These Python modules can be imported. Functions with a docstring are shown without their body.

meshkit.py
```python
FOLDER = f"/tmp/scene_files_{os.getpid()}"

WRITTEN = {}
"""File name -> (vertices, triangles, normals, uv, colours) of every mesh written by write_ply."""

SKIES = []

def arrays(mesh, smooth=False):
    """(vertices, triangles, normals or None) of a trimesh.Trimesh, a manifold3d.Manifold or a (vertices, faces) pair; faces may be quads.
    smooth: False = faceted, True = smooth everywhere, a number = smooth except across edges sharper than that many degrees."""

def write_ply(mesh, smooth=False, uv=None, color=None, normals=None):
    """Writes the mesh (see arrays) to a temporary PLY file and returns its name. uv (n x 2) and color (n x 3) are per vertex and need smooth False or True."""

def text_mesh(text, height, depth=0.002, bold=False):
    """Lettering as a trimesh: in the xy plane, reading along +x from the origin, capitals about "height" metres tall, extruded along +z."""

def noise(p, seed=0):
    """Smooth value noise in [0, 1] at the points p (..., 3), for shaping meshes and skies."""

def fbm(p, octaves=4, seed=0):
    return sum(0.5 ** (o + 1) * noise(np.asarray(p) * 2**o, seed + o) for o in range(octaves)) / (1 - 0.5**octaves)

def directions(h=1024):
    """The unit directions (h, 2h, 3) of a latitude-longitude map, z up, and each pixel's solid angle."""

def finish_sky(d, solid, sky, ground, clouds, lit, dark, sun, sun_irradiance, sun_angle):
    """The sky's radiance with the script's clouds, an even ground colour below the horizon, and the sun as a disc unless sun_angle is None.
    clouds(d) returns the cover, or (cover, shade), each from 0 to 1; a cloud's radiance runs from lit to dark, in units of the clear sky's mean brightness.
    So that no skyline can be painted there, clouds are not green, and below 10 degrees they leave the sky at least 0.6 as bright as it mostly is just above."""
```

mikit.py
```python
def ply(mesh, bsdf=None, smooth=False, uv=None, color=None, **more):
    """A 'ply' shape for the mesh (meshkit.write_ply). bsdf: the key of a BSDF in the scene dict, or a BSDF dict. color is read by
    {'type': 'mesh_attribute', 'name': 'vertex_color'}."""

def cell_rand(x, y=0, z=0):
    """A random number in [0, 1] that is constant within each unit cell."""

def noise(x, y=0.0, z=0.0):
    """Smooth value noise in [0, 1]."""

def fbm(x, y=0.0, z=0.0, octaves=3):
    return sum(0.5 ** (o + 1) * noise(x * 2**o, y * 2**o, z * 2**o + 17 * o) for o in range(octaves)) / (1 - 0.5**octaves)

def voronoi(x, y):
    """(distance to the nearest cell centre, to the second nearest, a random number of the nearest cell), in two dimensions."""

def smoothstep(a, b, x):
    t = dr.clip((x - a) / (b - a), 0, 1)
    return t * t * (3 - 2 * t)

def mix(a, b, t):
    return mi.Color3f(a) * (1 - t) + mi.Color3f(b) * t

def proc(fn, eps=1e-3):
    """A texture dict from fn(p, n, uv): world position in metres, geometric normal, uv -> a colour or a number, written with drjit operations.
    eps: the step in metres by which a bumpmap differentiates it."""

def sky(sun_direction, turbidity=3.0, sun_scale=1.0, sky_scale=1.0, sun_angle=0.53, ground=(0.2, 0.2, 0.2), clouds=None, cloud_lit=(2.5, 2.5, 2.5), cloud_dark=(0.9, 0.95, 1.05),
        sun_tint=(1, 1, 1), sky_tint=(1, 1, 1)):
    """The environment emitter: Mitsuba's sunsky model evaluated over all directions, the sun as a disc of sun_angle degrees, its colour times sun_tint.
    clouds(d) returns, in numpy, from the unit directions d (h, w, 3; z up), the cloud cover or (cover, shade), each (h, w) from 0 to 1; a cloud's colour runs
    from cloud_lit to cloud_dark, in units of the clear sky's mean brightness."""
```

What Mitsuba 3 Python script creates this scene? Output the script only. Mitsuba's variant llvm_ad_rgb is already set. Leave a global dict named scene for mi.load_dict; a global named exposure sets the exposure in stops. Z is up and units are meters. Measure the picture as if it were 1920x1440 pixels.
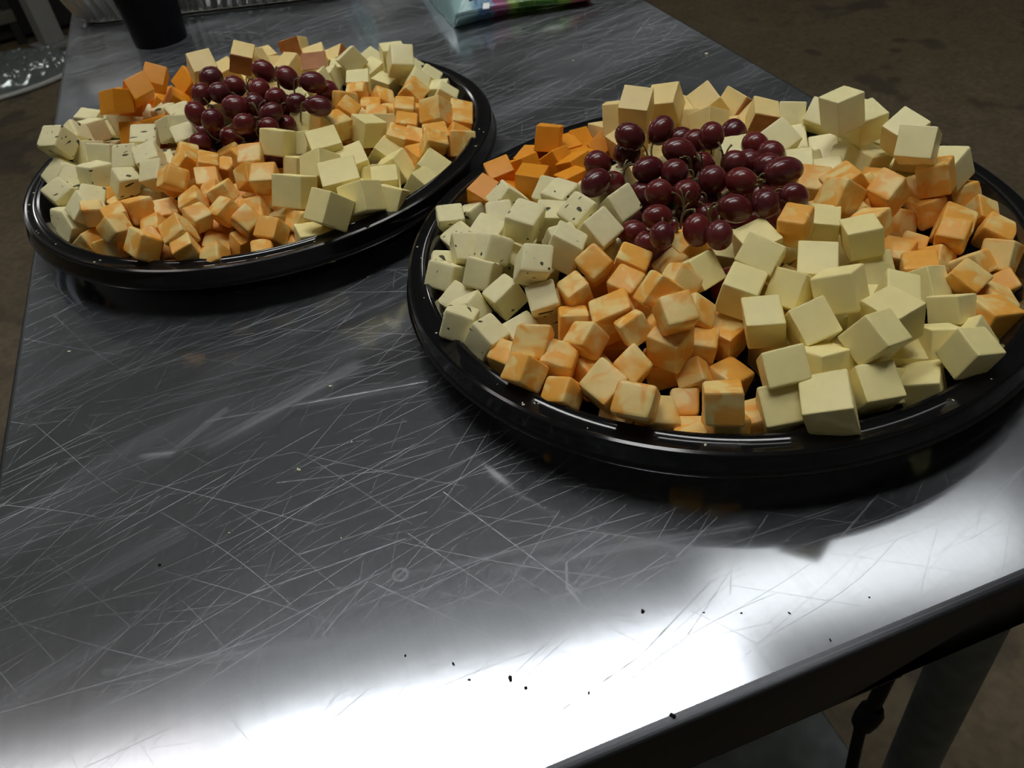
import math, random
import numpy as np, trimesh, manifold3d
import drjit as dr, mitsuba as mi, mikit, meshkit
from mikit import proc, noise, fbm, smoothstep, mix, cell_rand, voronoi
T = mi.ScalarTransform4f

# ------------------------------------------------------------------ camera, lamps, exposure
TZ = 0.86                                   # height of the table top
CAM = np.array([0.0, 0.0, TZ + 0.29656])
FWD = np.array([0.18942905, 0.72908701, -0.65768439])
UP = np.array([0.29958632, 0.59495715, 0.7458378])
RIGHT = np.array([0.93507469, -0.33831659, -0.10572232])
FOCAL = 1574.935                            # in pixels of the 1920 wide frame
scene, labels = {}, {}
exposure = 0.0
scene['camera'] = {'type': 'thinlens', 'aperture_radius': 0.0007, 'focus_distance': 0.43, 'fov': math.degrees(2 * math.atan(960 / FOCAL)), 'fov_axis': 'x', 'near_clip': 0.01, 'far_clip': 60.0,
                   'to_world': T().look_at(origin=CAM.tolist(), target=(CAM + FWD).tolist(), up=UP.tolist())}
CEIL = TZ + 2.10
# ceiling fixtures: centre x, centre y, length, width, turn in degrees, radiance
LAMPS = [(0.25, 0.35, 1.30, 0.32, 0, (10, 10, 9.8)), (-0.15, 1.23, 0.95, 0.30, -9, (12, 12, 11.7)), (0.62, 1.18, 0.54, 0.30, -9, (5, 5, 4.9)), (1.45, 1.26, 1.05, 0.24, -9, (2.6, 2.6, 2.5)), (-1.20, 1.48, 1.05, 0.32, -9, (3.4, 3.15, 3.0)), (-0.2, 5.2, 1.2, 0.3, 0, (9, 9, 8.8)), (-2.6, 6.4, 1.2, 0.3, 90, (28, 28, 27))]
scene['sky_fill'] = {'type': 'constant', 'radiance': {'type': 'rgb', 'value': [0.006, 0.006, 0.0065]}}

def to_px(P):
    d = np.asarray(P) - CAM
    Z = d @ FWD
    return np.stack([960 + FOCAL * (d @ RIGHT) / Z, 720 - FOCAL * (d @ UP) / Z], -1)

# ------------------------------------------------------------------ helpers
def obj(key, mesh, bsdf, smooth=False, **kw):
    scene[key] = mikit.ply(mesh, bsdf, smooth, **kw)
    return key

def tag(key, label=None, category=None, group=None, kind=None):
    d = {}
    if label: d['label'] = label
    if category: d['category'] = category
    if group: d['group'] = group
    if kind: d['kind'] = kind
    labels[key] = d

COUNT = {}
def num(name):
    n = COUNT.get(name, 0); COUNT[name] = n + 1
    return name if n == 0 else f'{name}_{n:03d}'

def box(x0, x1, y0, y1, z0, z1, bev=0.0):
    s = [x1 - x0, y1 - y0, z1 - z0]
    m = rbox(np.array(s) / 2, bev) if bev > 0 else trimesh.creation.box(s)
    m.apply_translation([(x0 + x1) / 2, (y0 + y1) / 2, (z0 + z1) / 2])
    return m

def rbox(h, r, mid=1):
    """Box of half sizes h with rounded edges of radius r, one welded mesh."""
    h = np.asarray(h, float); r = min(r, h.min() * 0.9)
    g = []
    for a in range(3):
        inner = np.linspace(-h[a] + r, h[a] - r, mid + 2)
        g.append(np.concatenate([[-h[a], -h[a] + 0.29 * r], inner, [h[a] - 0.29 * r, h[a]]]))
    V, F, off = [], [], 0
    for a in range(3):
        b, c = (a + 1) % 3, (a + 2) % 3
        B, C = np.meshgrid(g[b], g[c], indexing='ij')
        nb, ncc = B.shape
        idx = np.arange(nb * ncc).reshape(nb, ncc)
        q = np.stack([idx[:-1, :-1], idx[1:, :-1], idx[1:, 1:], idx[:-1, 1:]], -1).reshape(-1, 4)
        for s in (1, -1):
            P = np.zeros((nb * ncc, 3)); P[:, a] = s * h[a]; P[:, b] = B.ravel(); P[:, c] = C.ravel()
            V.append(P); qq = q if s > 0 else q[:, ::-1]
            F.append(np.concatenate([qq[:, [0, 1, 2]], qq[:, [0, 2, 3]]]) + off); off += len(P)
    V, F = np.concatenate(V), np.concatenate(F)
    core = np.clip(V, -(h - r), h - r)
    d = V - core; L = np.linalg.norm(d, axis=1, keepdims=True)
    V = core + d / np.maximum(L, 1e-12) * r * (L > 1e-12)
    m = trimesh.Trimesh(V, F, process=False)
    m.merge_vertices(digits_vertex=7)
    return m

def lathe(profile, n=128):
    """Surface of revolution of a closed (r, z) profile about the z axis."""
    pr = np.asarray(profile, float); k = len(pr)
    a = np.linspace(0, 2 * np.pi, n, endpoint=False)
    V = np.stack([np.outer(np.cos(a), pr[:, 0]), np.outer(np.sin(a), pr[:, 0]), np.tile(pr[:, 1], (n, 1))], -1).reshape(-1, 3)
    i, j = np.meshgrid(np.arange(n), np.arange(k - 1), indexing='ij')
    A = i * k + j; B = ((i + 1) % n) * k + j
    F = np.concatenate([np.stack([A, B, B + 1], -1).reshape(-1, 3), np.stack([A, B + 1, A + 1], -1).reshape(-1, 3)])
    m = trimesh.Trimesh(V, F, process=True)
    m.update_faces(m.nondegenerate_faces())
    m.fix_normals()
    return m

def tube(pts, r, n=8):
    pts = np.asarray(pts, float); k = len(pts)
    rr = np.full(k, r) if np.isscalar(r) else np.asarray(r, float)
    tg = np.gradient(pts, axis=0); tg /= np.linalg.norm(tg, axis=1, keepdims=True)
    up = np.array([0.3, 0.2, 1.0]); V = []
    for p, t, q in zip(pts, tg, rr):
        a = np.cross(t, up); a /= np.linalg.norm(a); b = np.cross(t, a)
        th = np.linspace(0, 2 * np.pi, n, endpoint=False)
        V.append(p + q * (np.outer(np.cos(th), a) + np.outer(np.sin(th), b)))
    V = np.concatenate(V + [pts[:1], pts[-1:]])
    F = []
    for i in range(k - 1):
        for j in range(n):
            a, b = i * n + j, i * n + (j + 1) % n
            F += [[a, b, b + n], [a, b + n, a + n]]
    for j in range(n):
        F += [[k * n, (j + 1) % n, j], [k * n + 1, (k - 1) * n + j, (k - 1) * n + (j + 1) % n]]
    m = trimesh.Trimesh(V, F, process=False); m.fix_normals()
    return m

def bezier(p, n=12):
    p = np.asarray(p, float); t = np.linspace(0, 1, n)[:, None]
    return (1 - t) ** 3 * p[0] + 3 * (1 - t) ** 2 * t * p[1] + 3 * (1 - t) * t ** 2 * p[2] + t ** 3 * p[3]

def rotvec(v):
    v = np.asarray(v, float); a = np.linalg.norm(v)
    if a < 1e-9: return np.eye(3)
    k = v / a; K = np.array([[0, -k[2], k[1]], [k[2], 0, -k[0]], [-k[1], k[0], 0]])
    return np.eye(3) + math.sin(a) * K + (1 - math.cos(a)) * K @ K

# ------------------------------------------------------------------ materials
def rgb(*c): return {'type': 'rgb', 'value': list(c)}
def two(b): return {'type': 'twosided', 'b': b}

# worn brushed steel: metal under a mask of scratches, scuffs and dried smears (all fixed to the sheet)
# (x0, y0, x1, y1, half width, strength) in metres on the sheet
SCRATCH = [(-.0732, .3661, .0428, .3432, .0008, .85), (.0289, .2641, .065, .1872, .0004, .7), (-.0127, .2279, .0287, .1794, .0004, .7), (.0076, .2474, .0461, .1805, .0004, .6),
           (-.0644, .2443, .0057, .245, .0005, .65), (-.1196, .2719, -.1021, .2824, .0005, .6), (.1138, .1711, .0742, .1531, .0005, .8), (.0742, .1531, .0362, .1444, .0005, .8),
           (.1335, .199, .108, .1878, .0004, .7), (.1534, .1913, .0948, .154, .0004, .7), (-.1747, .3493, -.1493, .3686, .0005, .45), (-.0372, .2118, -.0102, .2336, .0004, .6),
           (.0866, .2101, .0654, .2039, .0005, .55), (.0654, .2039, .061, .1928, .0006, .6), (.061, .1928, .0637, .1801, .0007, .8), (.0637, .1801, .0779, .1699, .0006, .75),
           (-.128, .3064, -.0983, .321, .0005, .45), (-.0432, .3044, .0114, .2879, .0005, .4), (-.1713, .4286, -.1372, .4471, .0005, .4), (.1284, .1783, .1186, .1635, .0004, .6),
           (-.0683, .1955, -.0621, .2162, .0004, .5), (.0185, .2557, -.0402, .2565, .0005, .5), (.154, .1764, .1084, .1744, .0004, .5), (.0317, .1842, .0806, .1319, .0003, .4)]
SMEAR = [(-.0705, .3474, .0079, .3732, .0085, .28), (-.1222, .2312, -.0182, .2035, .0028, .26), (.037, .2123, .1424, .1901, .0030, .22), (-.0125, .2287, .0855, .2116, .0025, .15),
         (-.1066, .3543, -.092, .3494, .0030, .45), (-.092, .3494, -.063, .3702, .0028, .28), (-.0221, .1519, .047, .1508, .004, .35), (-.0301, .3585, .037, .3438, .006, .15), (-.1455, .2793, -.0919, .2932, .006, .12)]
RING = (-.001, .2272, .0030)
# (angle, cell length, cell width, density, half width, strength)
LINES = [(.10, .20, .011, .6, .00026, .55), (.42, .13, .012, .5, .00024, .45), (-.06, .16, .015, .5, .00028, .5), (-1.0, .12, .022, .4, .00024, .5), (.62, .06, .012, .4, .0002, .35),
         (-.2, .035, .008, .4, .00022, .4), (.28, .045, .007, .45, .0002, .35), (1.25, .03, .014, .3, .0002, .35), (.36, .11, .009, .5, .00026, .7), (.75, .07, .013, .4, .00022, .6), (-.62, .14, .02, .45, .00024, .6)]

def seg_mask(px, py):
    m = mi.Float(0)
    for (x0, y0, x1, y1, w, s) in SCRATCH:
        dx, dy = x1 - x0, y1 - y0; L2 = dx * dx + dy * dy
        t = dr.clip(((px - x0) * dx + (py - y0) * dy) / L2, 0, 1)
        d = dr.sqrt(dr.square(px - x0 - dx * t) + dr.square(py - y0 - dy * t))
        fade = 0.35 + 0.65 * noise(px * 220, py * 220, 3.0)
        m = dr.maximum(m, s * fade * (1 - smoothstep(w * 0.35, w, d)))
    return m
def fine_lines(px, py):
    m = mi.Float(0)
    for k, (ang, L, W, dens, wid, s) in enumerate(LINES):
        ca, sa = math.cos(ang), math.sin(ang)
        bend = 0.010 * noise(px * 9 + k * 7.3, py * 9 + 1.7)
        u = px * ca + py * sa + 11.3 * k; v = -px * sa + py * ca + bend * 2 + 3.1 * k
        row = dr.floor(v / W)
        uu = u / L + 7.7 * cell_rand(row, k, 5)
        cu = dr.floor(uu)
        r1, r2, r3 = cell_rand(cu, row, 3 * k), cell_rand(cu, row, 3 * k + 1), cell_rand(cu, row, 3 * k + 2)
        fu = uu - cu
        v0 = (0.2 + 0.6 * r1) + (r2 - 0.5) * 0.5 * (fu - 0.5)
        d = dr.abs(v / W - row - v0) * W
        ends = smoothstep(0.02, 0.25, fu) * (1 - smoothstep(0.45 + 0.5 * r3, 0.5 + 0.5 * r3, fu))
        m = dr.maximum(m, dr.select(r2 < dens, s * (0.3 + 0.7 * r3) * ends * (1 - smoothstep(wid * 0.3, wid, d)), 0))
    return m
def steel_mask(p, n, uv):
    px, py = p.x / 1.0259, p.y / 1.0259
    m = dr.maximum(seg_mask(px, py), fine_lines(px, py))
    # soft wiped smears running across the sheet
    sm = mi.Float(0)
    for (x0, y0, x1, y1, w, s) in SMEAR:
        dx, dy = x1 - x0, y1 - y0; L2 = dx * dx + dy * dy
        t = dr.clip(((px - x0) * dx + (py - y0) * dy) / L2, 0, 1)
        d = dr.sqrt(dr.square(px - x0 - dx * t) + dr.square(py - y0 - dy * t))
        st = noise((-(px) * dy + py * dx) / math.sqrt(L2) * 900, (px * dx + py * dy) / math.sqrt(L2) * 14)
        along = smoothstep(-0.02, 0.3, t) * 0.5 + 0.5
        sm = dr.maximum(sm, s * (0.15 + 0.85 * st) * along * (1 - smoothstep(0.0, w * 1.25, d)))
    ring = dr.abs(dr.sqrt(dr.square(px - RING[0]) + dr.square(py - RING[1])) - RING[2])
    sm = dr.maximum(sm, 0.35 * (1 - smoothstep(0.0003, 0.0009, ring)))
    m = m * (0.4 + 0.75 * smoothstep(0.35, 0.6, fbm(px * 11, py * 11, 7.0)))
    wipe = smoothstep(0.45, 0.8, fbm(px * 5 + py * 3, py * 26 - px * 9, 4.0)) * 0.10
    haze = 0.045 + 0.05 * fbm(px * 16, py * 16, 2.0)
    return dr.clip(dr.maximum(m, sm) + wipe + haze, 0, 0.9)
def steel_rough(p, n, uv):
    g = noise(p.x * 900, p.y * 30)
    return 0.12 + 0.008 * g + 0.04 * fbm(p.x * 7, p.y * 7, 8.0)
def steel_col(p, n, uv):
    g = noise(p.x * 700, p.y * 20, 1.0)
    b = fbm(p.x * 10, p.y * 10, 5.0)
    return mi.Color3f(0.485, 0.513, 0.555) * (0.92 + 0.035 * g + 0.12 * b)
def steel_wave(p, n, uv):
    return 0.00009 * noise(p.x * 16, p.y * 16, 2.0) + 0.000008 * noise(p.x * 60, p.y * 30, 6.0) + 0.0000004 * noise(p.x * 900, p.y * 26, 4.0)
scene['steel_metal'] = {'type': 'bumpmap', 'scale': 1.0, 'tex': proc(steel_wave, 4e-4), 'b': {'type': 'principled', 'base_color': proc(steel_col), 'metallic': 1.0, 'roughness': proc(steel_rough), 'specular': 0.5}}
scene['steel_scuff'] = {'type': 'diffuse', 'reflectance': rgb(0.53, 0.56, 0.60)}
scene['steel'] = two({'type': 'blendbsdf', 'weight': proc(steel_mask), 'a': {'type': 'ref', 'id': 'steel_metal'}, 'b': {'type': 'ref', 'id': 'steel_scuff'}})
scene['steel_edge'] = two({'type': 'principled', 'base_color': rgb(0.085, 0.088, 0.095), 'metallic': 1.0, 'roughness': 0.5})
scene['steel_plain'] = two({'type': 'principled', 'base_color': rgb(0.42, 0.43, 0.45), 'metallic': 1.0, 'roughness': 0.42})

def galv(p, n, uv):
    return mix((0.10, 0.12, 0.115), (0.22, 0.25, 0.245), fbm(p.x * 60, p.y * 60, p.z * 60))
scene['galvanised'] = two({'type': 'principled', 'base_color': proc(galv), 'metallic': 0.5, 'roughness': 0.55})

def concrete(p, n, uv):
    a = fbm(p.x * 2.2, p.y * 2.2, 0.5, 4); b = fbm(p.x * 14, p.y * 14, 3.0, 4); c = fbm(p.x * 90, p.y * 90, 1.0, 2)
    spot = smoothstep(0.62, 0.78, fbm(p.x * 7 + 5, p.y * 7, 9.0, 3))
    col = mix((0.108, 0.082, 0.046), (0.195, 0.153, 0.092), dr.clip(0.55 * a + 0.5 * b, 0, 1))
    col = col * (0.72 + 0.5 * c)
    return mix(col, mi.Color3f(0.075, 0.060, 0.042), spot * 0.75)
scene['concrete'] = two({'type': 'principled', 'base_color': proc(concrete), 'roughness': 0.62, 'specular': 0.35})
scene['wall_paint'] = two({'type': 'diffuse', 'reflectance': rgb(0.72, 0.72, 0.70)})
scene['ceiling_paint'] = two({'type': 'diffuse', 'reflectance': rgb(0.45, 0.46, 0.47)})
scene['lamp_housing'] = two({'type': 'diffuse', 'reflectance': rgb(0.7, 0.7, 0.7)})
scene['black_plastic'] = two({'type': 'principled', 'base_color': rgb(0.006, 0.006, 0.0065), 'roughness': 0.10, 'specular': 0.5})
scene['black_matte'] = two({'type': 'principled', 'base_color': rgb(0.004, 0.004, 0.007), 'roughness': 0.4, 'specular': 0.2})
scene['dark_paint'] = two({'type': 'principled', 'base_color': rgb(0.022, 0.021, 0.02), 'roughness': 0.6})
scene['olive_paint'] = two({'type': 'principled', 'base_color': rgb(0.13, 0.125, 0.085), 'roughness': 0.6})
scene['grey_paint'] = two({'type': 'principled', 'base_color': rgb(0.34, 0.345, 0.33), 'roughness': 0.55})

def cheese(col, rough=0.42, spec=0.35):
    return two({'type': 'principled', 'base_color': col, 'roughness': rough, 'specular': spec})
def cubecol(base, var):
    def f(p, n, uv):
        v = fbm(p.x * 180 + uv.x * 60, p.y * 180 + uv.y * 60, p.z * 180)
        t = 0.94 + 0.08 * v + var * (uv.x - 0.5)
        return mi.Color3f(*base) * t
    return f
def pepper(p, n, uv):
    q = (p.x + uv.x * 3, p.y + uv.y * 3, p.z)
    base = mi.Color3f(0.80, 0.735, 0.42) * (0.92 + 0.10 * fbm(q[0] * 260, q[1] * 260, q[2] * 260))
    a = noise(q[0] * 190, q[1] * 420, q[2] * 290); b = noise(q[0] * 360 + 9, q[1] * 200, q[2] * 420)
    sp = (smoothstep(0.83, 0.89, a) + smoothstep(0.85, 0.91, b)) * smoothstep(0.50, 0.58, noise(q[0] * 75, q[1] * 75, q[2] * 75 + 3))
    return mix(base, mi.Color3f(0.035, 0.035, 0.012), dr.clip(sp, 0, 1) * 0.95)
def marble(p, n, uv):
    q = (p.x + uv.x * 3, p.y + uv.y * 3, p.z)
    w = fbm(q[0] * 70, q[1] * 70, q[2] * 70)
    a = fbm(q[0] * 95 + w * 3, q[1] * 95 - w * 2, q[2] * 95 + w)
    t = smoothstep(0.34, 0.60, a) * 0.9 + 0.05
    f = 0.93 + 0.10 * fbm(q[0] * 300, q[1] * 300, q[2] * 300)
    return mix((0.85, 0.645, 0.25), (0.82, 0.385, 0.055), t) * f
def rindcol(p, n, uv):
    return mix((0.26, 0.085, 0.018), (0.42, 0.16, 0.04), fbm(p.x * 150, p.y * 150, p.z * 150))
scene['cheese_P'] = cheese(proc(pepper), 0.5, 0.25)
scene['cheese_M'] = cheese(proc(marble))
scene['cheese_Y'] = cheese(proc(cubecol((0.83, 0.73, 0.33), 0.05)))
scene['cheese_W'] = cheese(proc(cubecol((0.84, 0.765, 0.40), 0.05)), 0.36, 0.45)
scene['cheese_G'] = cheese(proc(cubecol((0.83, 0.645, 0.27), 0.07)))
scene['cheese_K'] = cheese(proc(cubecol((0.80, 0.31, 0.018), 0.12)))
scene['cheese_rind'] = cheese(proc(rindcol))
def grape(p, n, uv):
    bloom = smoothstep(0.45, 0.75, fbm(p.x * 120 + uv.x * 40, p.y * 120, p.z * 120)) * (0.15 + 0.5 * uv.y)
    base = mix((0.042, 0.006, 0.010), (0.135, 0.016, 0.014), dr.clip(uv.x * 0.7 + 0.5 * fbm(p.x * 50, p.y * 50, p.z * 50), 0, 1))
    return mix(base, mi.Color3f(0.16, 0.085, 0.105), bloom * 0.45)
scene['grape_skin'] = {'type': 'principled', 'base_color': proc(grape), 'roughness': 0.22, 'specular': 0.5, 'clearcoat': 0.15, 'clearcoat_gloss': 0.85}
scene['grape_stem'] = {'type': 'principled', 'base_color': proc(lambda p, n, uv: mix((0.10, 0.085, 0.03), (0.26, 0.22, 0.11), fbm(p.x * 200, p.y * 200, p.z * 200))), 'roughness': 0.6}

# ------------------------------------------------------------------ the room
def struct(key, mesh, m): obj(key, mesh, m); tag(key, kind='structure')
X0, X1, Y0, Y1 = -3.6, 4.6, -2.6, 8.0
struct('floor', box(X0 - .1, X1 + .1, Y0 - .1, Y1 + .1, -0.1, 0.0), 'concrete')
struct('ceiling', box(X0 - .1, X1 + .1, Y0 - .1, Y1 + .1, CEIL + 0.06, CEIL + 0.16), 'ceiling_paint')
struct('wall_back', box(X0 - .1, X1 + .1, Y1, Y1 + .1, 0, CEIL + 0.06), 'wall_paint')
struct('wall_front', box(X0 - .1, X1 + .1, Y0 - .1, Y0, 0, CEIL + 0.06), 'wall_paint')
struct('wall_left', box(X0 - .1, X0, Y0, Y1, 0, CEIL + 0.06), 'wall_paint')
struct('wall_right', box(X1, X1 + .1, Y0, Y1, 0, CEIL + 0.06), 'wall_paint')
for (cx, cy, L, W, a, rad) in LAMPS:
    k = num('ceiling_lamp')
    M = trimesh.transformations.rotation_matrix(math.radians(a), [0, 0, 1]); M[:3, 3] = [cx, cy, CEIL]
    hs = trimesh.util.concatenate([box(-L/2-.02, L/2+.02, -W/2-.02, W/2+.02, .035, .06), box(-L/2-.02, L/2+.02, -W/2-.02, -W/2, -.004, .036),
                                   box(-L/2-.02, L/2+.02, W/2, W/2+.02, -.004, .036), box(-L/2-.02, -L/2, -W/2, W/2, -.004, .036), box(L/2, L/2+.02, -W/2, W/2, -.004, .036)])
    hs.apply_transform(M); obj(k + '__housing', hs, 'lamp_housing')
    df = trimesh.Trimesh([[-L/2, -W/2, 0], [L/2, -W/2, 0], [L/2, W/2, 0], [-L/2, W/2, 0]], [[0, 2, 1], [0, 3, 2]], process=False); df.apply_transform(M)
    obj(k + '__diffuser', df, 'lamp_housing', emitter={'type': 'area', 'radiance': rgb(*rad)})
    tag(k, 'white fluorescent ceiling fixture over the steel table', 'ceiling lamp', 'ceiling fixtures over the work table')

# ------------------------------------------------------------------ the steel work table
XL, XR, YN, YF = -0.18442, 0.42418, 0.12747, 1.95
def table_top():
    """Sheet with rounded-over long and near edges and a turned-down hem."""
    r, n = 0.004, 6
    prof = [(r - r * math.sin(t), -r + r * math.cos(t)) for t in np.linspace(0, math.pi / 2, n)]
    prof += [(0.0, -0.040), (0.0015, -0.0435), (0.014, -0.0435), (0.014, -0.041), (0.002, -0.040)]
    V, F = [], []
    for (d, z) in prof:
        V += [[XL + d, YN + d, TZ + z], [XR - d, YN + d, TZ + z], [XR - d, YF - d, TZ + z], [XL + d, YF - d, TZ + z]]
    for k in range(len(prof) - 1):
        for j in range(4):
            a, b = 4 * k + j, 4 * k + (j + 1) % 4
            F += [[a, a + 4, b], [b, a + 4, b + 4]]
    return trimesh.Trimesh(V, F, process=False)
sheet = box(XL + .004, XR - .004, YN + .004, YF - .004, TZ - .0012, TZ)
obj('work_table__top', sheet, 'steel')
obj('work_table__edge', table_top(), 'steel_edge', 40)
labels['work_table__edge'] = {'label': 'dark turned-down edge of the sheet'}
tag('work_table', 'scratched stainless steel work table carrying both black cheese platters', 'table')
def channel(x0, x1, y0, y1):
    return box(x0, x1, y0, y1, TZ - 0.075, TZ - 0.012, 0.002)
obj('work_table__rail', channel(XL + .03, .20, YN + .012, YN + .05), 'dark_paint', 40)
obj('work_table__rail_001', channel(XR - .075, XR - .035, YN + .08, YF - .08), 'dark_paint', 40)
obj('work_table__rail_002', channel(XL + .035, XL + .075, YN + .08, YF - .08), 'dark_paint', 40)
LEGS = [(XR - .0255, YN + .112), (XL + .052, YN + .088), (XR - .052, YF - .09), (XL + .052, YF - .09)]
for i, (x, y) in enumerate(LEGS):
    k = 'work_table__leg' + (f'_{i:03d}' if i else '')
    m = trimesh.creation.cylinder(radius=0.0215, height=TZ - 0.05, sections=32); m.apply_translation([x, y, (TZ - 0.05) / 2 + 0.03])
    obj(k, m, 'galvanised', 40)
    f = lathe([(0, 0), (.016, 0), (.02, .006), (.02, .03), (0, .03)], 24); f.apply_translation([x, y, 0]); obj(k + '__foot', f, 'dark_paint', 40)
obj('work_table__undershelf', box(XL + .05, .371, YN + .125, YF - .07, 0.26, 0.285, .004), 'galvanised', 40)
labels['work_table__undershelf'] = {'label': 'grey galvanised lower shelf'}
# black plug and cord hanging under the near edge
pl = lathe([(0, -.030), (.006, -.030), (.009, -.024), (.016, -.016), (.0185, 0), (.0185, .018), (.013, .028), (0, .028)], 24)
pl.apply_scale(.46); pl.apply_transform(trimesh.transformations.rotation_matrix(0.35, [0, 1, 0])); pl.apply_translation([0.266, 0.200, TZ - .275])
obj('power_cord__plug', pl, 'black_matte', 40)
obj('power_cord__cable', tube(bezier([[.2625, .199, TZ - .287], [.254, .190, TZ - .32], [.247, .176, TZ - .36], [.256, .185, TZ - .50]], 18), 0.0042, 10), 'black_matte', True)
obj('power_cord__hanger', tube(bezier([[.285, .21, TZ - .078], [.292, .21, TZ - .14], [.285, .206, TZ - .20], [.2685, .2005, TZ - .262]], 14), 0.005, 10), 'black_matte', True)
tag('power_cord', 'black plug with a cord hanging beneath the near corner of the steel table', 'cord')

# ------------------------------------------------------------------ trays
PROF = [(0, .0085), (.140, .0085), (.1495, .0090), (.1520, .0102), (.1622, .0318), (.1636, .0337), (.1652, .0341), (.1664, .0333), (.1690, .0327), (.1720, .0329),
        (.1738, .0333), (.1752, .0327), (.1757, .0315), (.1763, .0253), (.1766, .0237), (.1776, .0229), (.1782, .0219), (.1778, .0209), (.1768, .0207),
        (.1745, .0217), (.1735, .0280), (.1700, .0297), (.1650, .0297), (.1625, .0265), (.1555, .0075), (.1530, .0012), (.1515, .0), (.1480, .0), (.1460, .0012), (.1440, .0066), (.140, .0069), (0, .0069)]
TRAYS = {'R': (0.22383, 0.36392), 'L': (-0.00048, 0.64196)}
WHERE = {'R': 'nearer', 'L': 'farther'}
for t, (cx, cy) in TRAYS.items():
    k = num('platter')
    m = lathe(PROF, 220); m.apply_translation([cx, cy, TZ]); obj(k, m, 'black_plastic', 35)
    tag(k, f'round glossy black plastic platter full of cheese, the {WHERE[t]} of the two', 'platter')

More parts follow.
